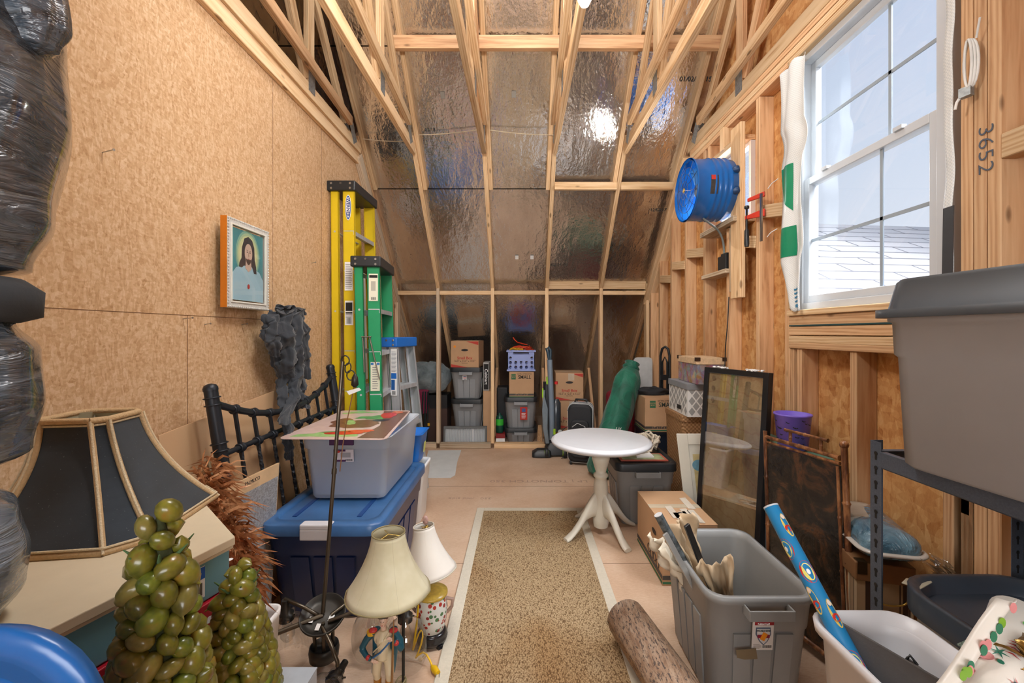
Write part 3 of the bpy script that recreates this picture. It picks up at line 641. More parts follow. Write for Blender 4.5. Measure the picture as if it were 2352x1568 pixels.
t,n0,f0,ax,sd,pt=ladder('tall yellow fibreglass stepladder folded upright at the end of the chipboard wall','stepladder',(-1.385,3.17),(-1.38,3.60),.085,0,2.42,YEL,BLKP,(.04,0),None,7,.105,None)
nf=-ax
def lp(z,u,k=1,sep=.105,base=None): return pt(n0+sd*(sep*k),z)+sd*u+nf*(.006)-ax*.05*(1-z/2.42)
decal('brand_badge',lp(2.23,0),sd,Z,.046,.19,WHTP,t,.0012,OVAL); decal('brand_badge',lp(2.23,0)+nf*.0014,sd,Z,.038,.175,M(30,84,160,var=0),t,.0012,OVAL); decal('brand_badge',lp(2.23,0)+nf*.0028,sd,Z,.03,.15,WHTP,t,.0012,OVAL)
text('brand_text','WERNER',.034,lp(2.23,0)+nf*.0045,(0,0,-1),sd,M(26,60,130,var=0),t,bold=.0006)
text('brand_text','WERNER',.028,n0+sd*.15+ax*.23+V((0,0,2.39)),ax,Z,WHTP,t)
sticker(t,lp(1.72,0),sd,Z,.06,.21,WHTP,lines(14,-.4,.4,-.45,.45,M(130,130,130,var=0),.3))
sticker(t,lp(1.45,0),sd,Z,.062,.18,WHTP,[(0,.25,.8,.35,INK),(0,.0,.8,.06,INK)]+barcode(-.3,.3,-.45,-.2)+lines(3,-.4,.4,-.2,-.05,INK))
t,n0,f0,ax,sd,pt=ladder('green fibreglass stepladder with black cap standing folded between the yellow and the aluminium ones','stepladder',(-1.135,2.98),(-1.18,3.42),.085,0,1.83,GRN,BLKP,(.05,0),None,5,.10,None)
def lp(z,u,k=1,sep=.10): return pt(n0+sd*(sep*k),z)+sd*u-ax*.006-ax*.05*(1-z/1.83)
sticker(t,lp(1.62,0),sd,Z,.062,.19,M(232,228,206,var=0),[(0,.4,.9,.1,INK),(0,.05,.5,.35,M(180,176,160,var=0))]+barcode(-.25,.25,-.46,-.36))
sticker(t,lp(1.0,0),sd,Z,.062,.2,M(226,226,204,var=0),[(0,.44,.3,.08,WHTP),(-.33,.44,.3,.08,M(40,110,180,var=0)),(.33,.44,.3,.08,M(40,110,180,var=0))]+lines(10,-.3,.3,-.45,.35,M(120,120,120,var=0),.3))
b=B(); 
for a_,c_ in (((-.075,1.27),(-.07,1.03)),((-.03,1.27),(.03,.98))): b.tube([lp(a_[1],a_[0])-ax*.004,lp(c_[1],c_[0])-ax*.004],.011,8,flat=.3)
b.tube([lp(1.275,-.085)-ax*.006,lp(1.275,-.02)-ax*.006],.011,8,flat=.4); b.o('spreader_hinge',M(150,140,128,rough=.45,metal=.7),t)
BLU=M(32,110,200,rough=.4,var=.05)
t,n0,f0,ax,sd,pt=ladder('short aluminium stepladder with a blue cap, folded in front of the knee wall','stepladder',(-1.07,3.32),(-1.0,3.58),.075,0,1.26,ALU,BLU,(.10,.0),None,3,.08,None)
def lp(z,u,k=1,sep=.08): return pt(n0+sd*(sep*k),z)+sd*u-ax*.006-ax*.05*(1-z/1.26)
sticker(t,lp(1.0,0),sd,Z,.052,.36,WHTP,lines(16,-.4,.4,.0,.45,M(150,150,160,var=0),.4)+[(0,-.08,.9,.12,BLU),(-.12,-.27,.6,.22,M(26,90,160,var=0))]+barcode(-.3,.3,-.48,-.4))
# items standing in the gap behind the ladders
b=B(); b.plate([(-1.40,3.72,1.9),(-1.40,3.98,1.82),(-1.35,3.98,.9),(-1.35,3.72,.9)],(.006,0,0)); tag(b.o('white_board',WHTP),'white board edge showing behind the yellow ladder under the rake','board')
# ================================================================ left floor: blue tote, clear bin, bins, boxes
NAVY=M(26,46,92,rough=.35,var=.06); BLUELID=M(60,100,148,rough=.32,var=.22,scale=5,bump=.05); 
t=tote('storage_tote','navy tote with dusty blue lid and white latch under the clear bin','tote',-.888,2.33,0,.255,.43,.43,NAVY,BLUELID,handles=False,r=.06,lidh=.03,taper=.88)
for y,s_ in ((1.875,-1),):
    B().box((-.965,y-.018,.395),(-.83,y-.005,.445)).box((-.965,y-.018,.44),(-.83,y+.03,.4655)).o('latch',M(214,212,214,rough=.4,var=.03),t,bevel=.006)
b=B(); 
for x0,x1 in ((-1.06,-1.04),(-.76,-.74)): b.box((x0,1.98,.448),(x1,2.68,.452))
b.o('lid_groove',M(26,66,124,rough=.4),t)
# clear bin
s=N('milky_plastic'); s.base(rgb(214,220,228)); s.set(.3,0,.5); s.p.inputs['Alpha'].default_value=.5; s.p.inputs['Transmission Weight'].default_value=.0; v=s.coord(); n=s.noise(v,18,5,.6); s.bump(n.outputs[0],.08,.002); MILK=s.m
t=thing('clear_storage_bin','milky clear storage bin with grey contents standing on the navy tote','bin',(-.88,2.45,.463))
b=B(); cx,cy=-.878,2.46
b.loft([rr(cx,cy,.463,.18,.29,.03),rr(cx,cy,.475,.187,.297,.035),rr(cx,cy,.72,.208,.318,.035),rr(cx,cy,.722,.216,.326,.035),rr(cx,cy,.775,.222,.33,.035),rr(cx,cy,.777,.226,.335,.035),rr(cx,cy,.777,.214,.322,.03),rr(cx,cy,.72,.203,.312,.03),rr(cx,cy,.48,.182,.29,.03)],0,True,True); b.o('body',MILK,t)
b=B(); b.loft([rr(cx,cy,.482,.176,.284,.03),rr(cx,cy,.50,.18,.288,.03),rr(cx,cy,.555,.184,.292,.03),rr(cx,cy,.565,.15,.25,.03)],0); b.o('contents',M(96,94,104,rough=.9,var=.15,scale=20,bump=.4,bs=20),t)
PUR=M(70,34,74,rough=.5,var=.03)
B().box((cx-.075,2.121,.742),(cx+.045,2.138,.782)).o('latch',PUR,t,bevel=.002)
fp=V((cx-.005,2.1285,.69)); up_=V((0,-.06,1))
sticker(t,fp,X,up_,.10,.062,M(200,194,200,var=0),[(-.2,.42,.6,.16,PUR),(-.44,0,.12,1,PUR),(-.2,-.42,.6,.16,PUR),(.1,.05,.5,.4,M(150,150,156,var=0))]+barcode(.1,.42,-.42,-.28))
decal('brand_badge',fp+V((-.03,-.003,.02)),X,up_,.03,.012,INKR,t,.001,OVAL)
# placemat with still life
t=thing('placemat','glossy rounded placemat printed with fruit and vegetables lying on the clear bin','placemat',(-.91,2.5,.779))
q=[V((-1.195,2.09,.7805)),V((-.655,2.075,.7805)),V((-.735,2.86,.7805)),V((-1.195,2.86,.7805))]
def bil(u,v,z=0): return q[0].lerp(q[1],u).lerp(q[3].lerp(q[2],u),v)+V((0,0,z))
out=[]
for (cu,cv,a0) in ((.93,.94,0),(.07,.94,90),(.07,.06,180),(.93,.06,270)):
    for i in range(6):
        a=math.radians(a0+18*i); out.append(bil(cu+.07*math.cos(a),cv+.06*math.sin(a)))
B().plate(out,(0,0,.0025)).o('base',M(214,186,176,rough=.25,var=.08,scale=12),t)
def blob(u,v,ru,rv,m,lv,rot=0,wob=.1,nm='print'):
    pts=[]
    for i in range(26):
        a=2*math.pi*i/26; k=1+wob*math.sin(3*a+u*9)+wob*.6*math.sin(7*a+v*5); x=ru*k*math.cos(a); y=rv*k*math.sin(a)
        pts.append(bil(min(.985,max(.015,u+x*math.cos(rot)-y*math.sin(rot))),min(.985,max(.015,v+x*math.sin(rot)+y*math.cos(rot))),.0026+lv*.0003))
    B().poly(pts).o(nm,m,t)
SL=M(120,84,68,rough=.3,var=.3,scale=30,st=(1,8,1))
B().poly([bil(.72,.03,.0027),bil(.97,.03,.0027),bil(.98,.95,.0027),bil(.62,.97,.0027),bil(.80,.4,.0027)]).o('print',SL,t)
GR=M(96,150,84,rough=.3,var=.35,scale=25); GR2=M(150,190,120,rough=.3,var=.3,scale=30); BR=M(126,84,62,rough=.3,var=.25,scale=22); RD=M(206,58,44,rough=.25,var=.2,scale=14)
blob(.4,.12,.3,.07,GR2,1,.05,.2); blob(.55,.2,.22,.05,GR,1,.1,.2); blob(.52,.45,.26,.14,BR,2,.15,.1); blob(.3,.55,.12,.1,BR,2,0,.1); blob(.42,.5,.05,.1,GR2,3,.6,.1)
blob(.55,.17,.2,.05,RD,3,.1,.1); blob(.66,.22,.14,.045,M(220,96,60,rough=.3,var=.1),3,.1); blob(.62,.7,.2,.08,GR,2,.2,.25); blob(.76,.78,.1,.12,RD,4,.3,.08); blob(.83,.9,.08,.06,M(216,110,70,rough=.3),4,0); blob(.74,.58,.1,.04,M(48,40,60,rough=.3),3,.1); blob(.3,.9,.2,.05,GR2,1,.1,.3)
# white bin + blue bin behind
t=tote('white_bin','white plastic bin on the floor just beyond the navy tote','bin',-.83,3.02,0,.165,.125,.39,WHTP,None,handles=False,rib=False,taper=.86,r=.04,open_=True)
t=thing('blue_bin','bright blue open plastic bin with a scooped front, resting on the white bin','bin',(-.84,3.02,.39)); BB=M(18,112,206,rough=.4,var=.05)
b=B(); cx,cy=-.835,3.03
b.loft([rr(cx,cy,.393,.12,.10,.03),rr(cx,cy,.46,.135,.11,.03),rr(cx,cy,.60,.155,.13,.04),rr(cx,cy,.605,.165,.138,.04),rr(cx,cy,.605,.15,.122,.03),rr(cx,cy,.47,.128,.105,.03)]) 
for i,p in enumerate(b.v):
    if p.z>.55 and p.y<2.97 and abs(p.x-cx)<.1: b.v[i]=V((p.x,p.y,p.z-.055))
b.o('body',BB,t); decal('sticker',(cx+.154,3.02,.5),Y,(0.1,0,1),.05,.07,M(220,224,120,var=0),t)
# white paper sheet on floor
t=B(); t.plate([(-1.02,4.72,.001),(-.66,4.74,.001),(-.64,4.3,.001),(-.60,3.9,.001),(-.63,3.83,.001),(-.90,3.83,.001)],(0,0,.003)); tag(t.o('paper_mat',M(212,214,212,rough=.8,var=.05)),'pale grey paper mat lying flat on the floor before the knee wall','mat')
# runner rug
def rugm():
    s=N('sisal'); v=s.coord((1,1,1)); w1=s.voro(s.coord((230,120,1)),1.0); n=s.noise(v,5,4,.6); nn=s.noise(v,190,3,.6)
    f=s.math('ADD',s.math('MULTIPLY',w1.outputs['Distance'],.8),s.math('MULTIPLY',nn.outputs[0],.35))
    c=s.ramp(f,[(.2,rgb(200,176,140)),(.55,rgb(168,142,108)),(.85,rgb(108,84,58))])
    st=s.noise(s.coord((1.2,.8,1)),1.6,2); c=s.mix(s.ramp(st.outputs[0],[(.52,(0,0,0)),(.66,(.45,.45,.45))]),c,rgb(206,164,92),'MULTIPLY')
    s.base(c); s.bump(f,.8,.004); s.set(.9,0,.1); return s.m
RUG=rugm(); BIND=M(206,196,176,rough=.85,var=.06,scale=80,bump=.4,bs=300)
t=thing('runner_rug','long woven sisal runner rug with a pale cotton border on the subfloor','rug',(.07,2,0))
B().box((-.27,.4,.001),(.41,3.11,.008)).o('woven_field',RUG,t)
fb=B(); fb.box((-.322,.4,.001),(-.268,3.16,.0095)).box((.408,.4,.001),(.462,3.16,.0095)).box((-.268,3.106,.001),(.408,3.16,.0095)); fb.o('border',BIND,t,bevel=.003)
# --- stack under the black shade
PG=[(-.694,1.037),(-.95,1.27),(-1.27,1.22),(-1.16,.62),(-.82,.60)]
CG=(-.95,.96)
def prism(k,z0,z1,mi=0,b=None):
    p=[V((CG[0]+(x-CG[0])*k,CG[1]+(y-CG[1])*k,z0)) for x,y in PG]; return (b or B()).plate(p,(0,0,z1-z0),mi)
def edge(i,j,k): # i->j side: origin, dir, normal
    p=[V((CG[0]+(PG[q][0]-CG[0])*k,CG[1]+(PG[q][1]-CG[1])*k,0)) for q in (i,j)]; u=(p[1]-p[0]); L=u.length; u.normalize(); n=V((u.y,-u.x,0)); return p[0],u,n,L
t=thing('polka_dot_box','red gift box with white polka dot lid and striped sides beneath the teal box','gift box',(-.93,.95,0))
REDB=M(176,26,44,rough=.4,var=.05)
prism(.96,.35,.628).o('body',REDB,t); prism(1.0,.625,.685).o('lid',REDB,t,bevel=.002)
sp=B(); dt=B(); random.seed(5)
for i,j in ((4,0),(3,4)):
    p,u,n,L=edge(i,j,.96); 
    for k in range(int(L/.03)):
        q=p+u*(.015+k*.03)+n*.0008; sp.poly([q+V((0,0,.36)),q+u*.014+V((0,0,.36)),q+u*.014+V((0,0,.625)),q+V((0,0,.625))])
    p,u,n,L=edge(i,j,1.0)
    for k in range(60):
        r=U(.003,.008); q=p+u*U(.01,L-.01)+n*.0012+V((0,0,U(.634,.677))); dt.poly([q+u*r*a_+V((0,0,r*c_)) for a_,c_ in OVAL[::2]])
for k in range(130):
    r=U(.003,.008); x,y=U(-1.1,-.72),U(.66,1.2); dt.poly([(x+r*a_,y+r*c_,.6858) for a_,c_ in OVAL[::2]])
dt.v=[p if True else p for p in dt.v]
sp.o('white_stripes',WHTP,t); dt.o('white_dots',WHTP,t)
t=thing('moving_box','plain brown box at the bottom of the stack under the polka dot box','box',(-.93,.95,0)); prism(.95,0,.349).o('body',KRAFT,t)
TEAL=M(110,160,172,rough=.45,var=.05)
t=thing('teal_box','teal blue box with a paper label below the cream lidded box','box',(-.93,.95,.686))
prism(.955,.687,.778).o('body',TEAL,t,bevel=.003)
p,u,n,L=edge(4,0,.955); c=p+u*L*.80+n*.001+V((0,0,.735)); sticker(t,c,u,Z,.05,.07,WHTP,[(0,.3,1,.38,M(30,90,180,var=0))]+barcode(-.4,.4,-.4,0)); text('print','F',.022,c+n*.003+V((0,0,.02)),u,Z,WHTP,t)
t=thing('cream_box','flat cream lidded box carrying the big black lampshade','box',(-.95,.95,.779))
CRM=M(214,198,168,rough=.75,var=.05)
prism(1.0,.786,.806).o('lid',CRM,t,bevel=.002); prism(.985,.779,.788).o('body',CRM,t)
# --- lampshade
t=thing('lampshade','big black panelled lampshade with gold braid trim standing on the cream box','lampshade',(-1.075,1.13,.806))
def shade_ring(f,off=0,z0=.812,z1=1.085,hb=.192,ht=.074,ch=.34):
    k=(1-f)**2.1; h=ht+(hb-ht)*(k*.78+(1-f)*.22)+off; ox=-.028*f-.012; oy=-.01*f-.01; z=z0+(z1-z0)*f; c=h*(1-ch*.9)
    pts=[(c,-h),(h,-c),(h,c),(c,h),(-c,h),(-h,c),(-h,-c),(-c,-h)]
    a=math.radians(8); return [V((-1.075+ox+x*math.cos(a)-y*math.sin(a),1.13+oy+x*math.sin(a)+y*math.cos(a),z)) for x,y in pts]
s=N('black_silk'); v=s.coord(); n=s.noise(v,260,2,.5); n2=s.noise(v,9,3,.5); s.base(s.mix(s.ramp(n.outputs[0],[(.70,(0,0,0)),(.76,(1,1,1))]),s.ramp(n2.outputs[0],[(.3,rgb(26,33,40)),(.7,rgb(40,50,60))]),rgb(96,102,104))); s.set(.7,0,.3,Sheen_Weight=.4); 
b=B(); rg=[shade_ring(i/12) for i in range(13)]; b.loft(rg,0,False,False,sm=False); b.loft([shade_ring(i/12,-.004) for i in range(13)][::-1],1,False,False,sm=False); b.o('shade_panels',[s.m,M(196,190,160,rough=.7,var=.08)],t)
GOLD=M(204,172,128,rough=.6,var=.1,scale=120,bump=.8,bs=220); GOLDL=M(226,206,170,rough=.55,var=.12,scale=200,bump=.9,bs=300)
b=B()
for j in range(8):
    for w_,rad,o_,mi in ((0,.0065,.002,0),(0,.003,.008,1)):
        pts=[shade_ring(i/14,o_)[j] for i in range(15)]; b.tube(pts,rad,6,mi)
for f in (0,1):
    r0=shade_ring(f,.001); z=V((0,0,.006 if f==0 else -.006))
    b.tube([p+z*.0 for p in r0+[r0[0]]],.008,6,0); b.tube([p+z*1.8 for p in [x for x in shade_ring(f,.003)]+[shade_ring(f,.003)[0]]],.003,6,1)
b.o('braid_trim',[GOLD,GOLDL],t)
b=B(); c=V((-1.11,1.11,1.072)); 
for j in (0,2,4): b.tube([c,shade_ring(.96,-.004)[j]],.002,5)
b.tube([c+V((.02*math.cos(a*.8),.02*math.sin(a*.8),0)) for a in range(9)],.002,5); b.o('spider_ring',STEEL,t)
# --- fruit topiaries
OLV=[]
for i,(c1,c2,c3) in enumerate((((92,90,28),(128,122,44),(158,104,40)),((78,80,26),(116,114,38),(112,74,36)),((100,94,36),(136,126,62),(130,108,46)),((70,84,28),(112,122,40),(146,126,48)))):
    s=N('waxy_fruit'); oi=s.n('ObjectInfo'); v=s.coord(kind='Object'); n=s.noise(v,30,3,.6)
    c=s.ramp(n.outputs[0],[(.36,rgb(*c1)),(.56,rgb(*c2)),(.76,rgb(*c3))]); hv=s.n('HueSaturation'); s.l(c,hv.inputs['Color']); s.l(s.math('ADD',s.math('MULTIPLY',oi.outputs['Random'],.5),.75),hv.inputs['Value']); s.base(hv.outputs[0]); s.set(.28,0,.45,Coat_Weight=.25); OLV.append(s.m)
def fruit_mesh(k,L,r):
    b=B(); pr=[(.0015,-L*.56),(r*.28,-L*.5),(r*.72,-L*.36),(r*.97,-L*.14),(r,L*.05),(r*.86,L*.27),(r*.5,L*.44),(.002,L*.5)]
    b.lathe(pr,(0,0,0),14); b.tube([(0,0,-L*.5),(.001,0,-L*.56),(.002,.001,-L*.66)],[.002,.0016,.001],6); o=b.o('fruit',OLV[k],None,local=True); me=o.data; bpy.data.objects.remove(o); return me
def topiary(label,cx,cy,z0,H,rb,fr_,nmax,seed):
    random.seed(seed); t=thing('fruit_topiary',label,'decoration',(cx,cy,z0),'fruit covered cone topiaries')
    b=B(); b.lathe([(rb*.8,0),(rb*.6,H*.4),(rb*.3,H*.75),(rb*.04,H*.93)],(cx,cy,z0),20); b.o('foam_core',M(58,64,34,rough=.9,bump=.5,bs=80),t)
    ms=[fruit_mesh(k,fr_*U(1.0,1.25),fr_*U(.4,.46)) for k in (0,1,2,3)]
    sp=[]; g=math.pi*(3-math.sqrt(5)); n=nmax
    for i in range(n):
        f=(i+.5)/n; f=1-math.sqrt(1-f) if f<1 else 1; z=H*f*.985; r=rb*(1-f)**.8*.9+fr_*.16
        a=i*g+U(-.15,.15); sp.append((a,z,r))
    sp=[(a,z,r,math.cos(a-math.atan2(-cy,-cx))) for a,z,r in sp]; sp.sort(key=lambda q:-q[3]*1-q[1]*.2)
    stuff=B()
    for i,(a,z,r,c) in enumerate(sp):
        pos=V((cx+r*math.cos(a),cy+r*math.sin(a),z0+z+U(-.004,.004)))
        out=V((math.cos(a),math.sin(a),.35)); d=(V((U(-1,1),U(-1,1),U(-1,1)))+V((0,0,.3))); d=(d-out*d.dot(out)*.6).normalized()
        m=V((0,0,1)).rotation_difference(d).to_matrix().to_4x4(); sc_=U(.78,1.2); m=m@Matrix.Scale(sc_,4); 
        if i<92:
            o=bpy.data.objects.new('fruit',ms[int(R()*4)]); COL.objects.link(o); o.parent=t; mm=m.copy(); mm.translation=pos-V((cx,cy,z0)); o.matrix_basis=mm
        else: m.translation=pos; k=B(); k.lathe([(.001,-fr_*.56),(fr_*.4,-fr_*.15),(fr_*.42,fr_*.1),(.001,fr_*.52)],(0,0,0),8); k.xf(m); stuff.add(k.v,k.f,0,True)
    o=stuff.o('fruit_cover',OLV[0],t); o['kind']='stuff'
    top=B()
    for i in range(7): 
        a=i*.9; p=V((cx+rb*.3*math.cos(a),cy+rb*.3*math.sin(a),z0+H*.8)); top.tube([p,p+V((.02*math.cos(a),.02*math.sin(a),.02))],[.004,.001],5)
    top.o('moss',M(76,104,62,rough=.9),t)
    return t
topiary('tall cone of glossy olive green artificial fruit standing before the black lampshade',-.626,.74,.475,.55,.095,.042,200,3)
topiary('shorter cone of olive green artificial fruit beside the tall one, nearer the chandelier',-.622,.94,.475,.335,.08,.034,190,5)
random.seed(11)
t=carton('moving_box','low box with a pale lid under the two fruit cones',-.60,.84,0,.19,.44,.468,0,hole=False,mat=M(170,178,186,rough=.5))
# --- rooster feathers
t=thing('feather_plume','bushy brown feather plume drooping beside the silver faced panel','feathers',(-.96,1.42,.8))
s=N('rust_feathers'); oi=s.coord(); n=s.noise(oi,22,3,.6); s.base(s.ramp(n.outputs[0],[(.3,rgb(110,64,38)),(.5,rgb(184,124,80)),(.7,rgb(226,176,128))])); s.set(.55,0,.4)
b=B(); path=[P(478,1070,1.50),P(500,1150,1.46),P(530,1230,1.42),P(545,1300,1.40),P(560,1370,1.38)]
for i in range(760):
    f=R(); k=f*3.999; i0=int(k); p=path[i0].lerp(path[i0+1],k-i0)+V((U(-.028,.028),U(-.04,.04),U(-.02,.02)))
    d=V((U(-.8,1.6),U(-1,.6),U(-.5,.9)-.5*f)).normalized(); L=U(.05,.12); w_=U(.002,.005); sd=d.cross(V((0,-1,.2))).normalized()
    dr=V((0,0,-1))*L*.3; q0=p-sd*w_; q1=p+sd*w_; m0=p+d*L*.5-sd*w_*1.1; m1=p+d*L*.5+sd*w_*1.1; e=p+d*L+dr
    b.add([q0,q1,m1,m0,e],[(0,1,2,3),(3,2,4)],0,True)
o=b.o('plumage',s.m,t); o['kind']='stuff'
B().tube([path[0]+V((0,0,.02))]+path[1:]+[V((path[-1].x,path[-1].y,.0))],.006,6).o('stem',M(110,90,60),t)
tag(tote('white_bin','small white bin holding the stem of the feather plume','bin',-.90,1.38,0,.075,.1,.36,WHTP,None,handles=False,rib=False,taper=.8,r=.03,open_=True),'small white bin holding the stem of the feather plume','bin')
# --- plastic wrapped bundles at far left
def bagm(name,c1,c2):
    s=N(name); v=s.coord((1,1,5),rot=(.0,.5,.4)); n=s.noise(v,6,4,.6,1.2); n2=s.noise(s.coord(),3,3,.5)
    s.base(s.ramp(n.outputs[0],[(.35,c1),(.68,c2)])); s.set(.22,0,.8,Coat_Weight=.9,Coat_Roughness=.08); s.bump(n.outputs[0],.8,.03); return s.m
BAG=bagm('wrapped_black_film',rgb(38,47,56),rgb(92,106,120)); BAG2=bagm('grey_film',rgb(84,98,112),rgb(140,152,164))
def sack(name,prof,cx,cy,mat,parent,seed,amp=.02):
    random.seed(seed); n=48; rg=[]; ph=[R()*6 for _ in range(6)]
    pr=[]
    for i in range(len(prof)-1):
        for k in range(6): f=k/6; f=f*f*(3-2*f); pr.append((prof[i][0]+(prof[i+1][0]-prof[i][0])*f,prof[i][1]+(prof[i+1][1]-prof[i][1])*k/6))
    pr.append(prof[-1])
    for r,z in pr: rg.append([V((cx+math.cos(a)*(r+amp*(math.sin(5*a+ph[0]+z*9)*.3+math.sin(11*a+ph[1]-z*14)*.3+math.sin(3*a+z*22+ph[2])*.3+math.sin(23*a+z*30)*.12)),cy+math.sin(a)*(r+amp*(math.sin(5*a+ph[0]+z*9)*.3+math.sin(3*a+z*22+ph[2])*.3)),z)) for a in [2*math.pi*j/n for j in range(n)]])
    b=B(); b.loft(rg,0,True,True); return b.o(name,mat,parent)
t=thing('wrapped_bundle','tall bundle wrapped in shiny black film with a strap round its waist','bundle',(-1.0,.66,.806))
bx,by=-1.0,.66
sack('film_wrap',[(.02,1.385),(.08,1.39),(.16,1.41),(.195,1.50),(.21,1.68),(.204,1.82),(.19,1.95),(.16,2.1),(.02,2.15)],bx,by,BAG,t,2,.010)
sack('film_wrap',[(.02,1.055),(.08,1.06),(.145,1.10),(.163,1.18),(.155,1.27),(.125,1.32),(.09,1.35)],bx+.025,by,BAG,t,3,.010)
b=B(); b.lathe([(.115,1.318),(.142,1.328),(.144,1.372),(.12,1.392)],(bx+.05,by,0),32); b.o('strap',M(56,62,68,rough=.8,bump=.3),t)
sack('film_wrap',[(.04,.808),(.115,.81),(.142,.86),(.15,.93),(.142,1.0),(.10,1.04),(.02,1.06)],bx+.012,by,BAG2,t,5,.010)
sack('film_wrap',[(.01,1.76),(.03,1.77),(.045,1.81),(.03,1.95)],-.80,.70,BAG,t,8,.006)
# --- blue lid leaning at bottom left
t=thing('tote_cover','bright blue tote lid standing on edge below the wrapped bundle','lid',(-.69,.5,.27))
BL=M(28,100,176,rough=.28,var=.04,spec=.6); BL2=M(18,66,132,rough=.3,var=.05)
mt=basis((-.715,.492,.605),(1,.05,0),(0,.02,1))
b=B(); 
def R2(h1,h2,y,r): return [mt@V((p.x,y,p.y)) for p in rr(0,0,0,h1,h2+.075,r,8)]
b.loft([R2(.21,.265,.02,.12),R2(.225,.275,.0,.13),R2(.222,.272,-.008,.13),R2(.195,.245,-.010,.11),R2(.19,.24,.004,.11),R2(.165,.215,.006,.10),R2(.16,.21,.016,.09),R2(.135,.185,.018,.08),R2(.13,.18,.01,.07)]); b.o('panel',BL,t)
carton('low_box','plain box out at the lower left supporting the blue lid',-.69,.49,0,.36,.16,.268,0,hole=False)
# ================================================================ chandelier and table lamps on the floor
BRZ=M(92,84,72,rough=.35,metal=.8,var=.15); BRZD=M(58,56,52,rough=.4,metal=.6,var=.15); BRASS=M(206,176,96,rough=.3,metal=.9,var=.1)
C=P(742,1400,1.62); C.z=.23; zc=C.z
t=thing('chandelier','dismantled bronze chandelier with clear globe shades and a tall leaning stem on the floor','chandelier',(C.x,C.y,0))
top=P(787,830,1.74)
b=B(); b.tube([C+V((0,0,.01)),C.lerp(top,.5),top],.0075,10); b.lathe([(.010,-.01),(.010,.01)],C.lerp(top,.55),10,0,top-C); b.o('stem',BRZ,t)
b=B()
p=top
for k in range(3):
    c=top+V((.010+.012*k,0,.004-.03*k)); b.tube([c+V((.017*math.cos(a)*(.7 if k%2 else 1),.006*math.sin(a)*(k%2),.02*math.sin(a))) for a in [i*math.pi/8 for i in range(17)]],.0028,6)
b.o('chain',BRZD,t); hk=top+V((.05,0,-.085)); B().lathe([(.004,.035),(.012,.02),(.015,-.01),(.006,-.02)],hk,12).o('hook_cap',BRZD,t)
B().plate([hk+V((-.03,-.01,-.035)),hk+V((.02,-.01,-.02)),hk+V((.03,-.01,-.03)),hk+V((-.02,-.01,-.05))],(0,.001,0)).o('paper_tag',WHTP,t)
B().tube([hk,hk+V((-.02,.0,-.1)),hk+V((-.035,0,-.17)),hk+V((-.05,.0,-.26)),hk+V((-.057,-.01,-.36))],.0022,5).o('bare_wire',M(150,110,80,rough=.4,metal=.5),t)
# dish
tilt=(V((0.12,-.45,1))).normalized()
b=B(); b.lathe([(.004,0),(.05,-.004),(.07,.0),(.078,.012),(.082,.012),(.082,.004),(.074,-.012),(.05,-.016),(.0,-.016)],C,36,0,tilt); b.o('canopy_dish',BRZD,t)
for a_,r_,s_ in ((-.035,-.02,.035),(.035,-.01,.036),(.0,-.045,.03)):
    u=V((1,0,0)); u=(u-tilt*u.dot(tilt)).normalized(); w_=tilt.cross(u); B().plate([C+u*(a_+i*s_*.5)+w_*(r_+j*.012)+tilt*.003 for i,j in ((-.5,-1),(.5,-1),(.5,1),(-.5,1))],tilt*.0006).o('paper_sticker',WHTP,t)
# lower hub
hub=V((C.x-.005,C.y+.02,.085)); b=B(); b.lathe([(.045,-.03),(.052,-.028),(.055,.0),(.052,.018),(.046,.02),(.042,.006),(.0,.006)],hub,28); b.o('hub',BRZD,t)
b=B()
for a in range(4): b.tube([hub+V((.03*math.cos(a*1.57+.4),.03*math.sin(a*1.57+.4),.0)),C+V((.035*math.cos(a*1.57+.4),.03*math.sin(a*1.57+.4),-.01))],.007,8)
b.o('hub_rod',BRZ,t)
def shade(arm,G_,up,nm='glass_globe',cuff=True):
    """arm: list of points; G_: socket point; up: direction from glass to socket"""
    up=V(up).normalized(); b=B(); b.tube(arm,.007,10); b.o('arm',BRZ,t)
    b=B(); b.lathe([(.012,.05),(.013,.02),(.017,.018),(.017,-.005),(.028,-.007),(.028,-.03)],G_,16,0,up,True,False); b.tube([G_+up*(-.01)+V((-.035,0,0)),G_+up*(-.01)+V((.035,0,0))],.003,5); b.o('socket',BRZD,t)
    g=B(); pr=[(.030,.0),(.032,-.02),(.060,-.045),(.079,-.085),(.086,-.13),(.082,-.17),(.070,-.20)]; g.lathe(pr,G_,36,0,up,False,False); g.o(nm,CLEAR,t)
    B().lathe([(.012,-.03),(.015,-.05),(.024,-.075),(.026,-.095),(.016,-.115),(.002,-.12)],G_,14,0,up).o('bulb',CLEAR,t)
gl=P(657,1405,1.62); shade([C+V((-.02,0,0)),P(700,1395,1.6),P(655,1375,1.62),P(652,1395,1.62),gl],gl,(0,-.12,1))
g2=P(775,1535,1.5); g2=V((g2.x,g2.y,.10)); shade([C+V((.0,-.02,-.02)),P(760,1480,1.52),P(775,1520,1.5),g2+V((0,0,.03))],g2+V((0,0,.0)),(0.1,.6,.1)); 
g3=V((-.60,1.74,.205)); shade([C+V((.03,.0,.0)),C+V((.10,.07,.03)),g3+V((-.01,0,.06)),g3],g3,(0,0,1))
g4=V((-.452,1.67,.205)); shade([C+V((.03,-.02,-.01)),C+V((.2,.03,.03)),g4+V((-.01,0,.06)),g4],g4,(0,0,1))
B().tube([C,P(640,1452,1.55),P(560,1480,1.5)],.009,8).o('arm',BRZ,t)
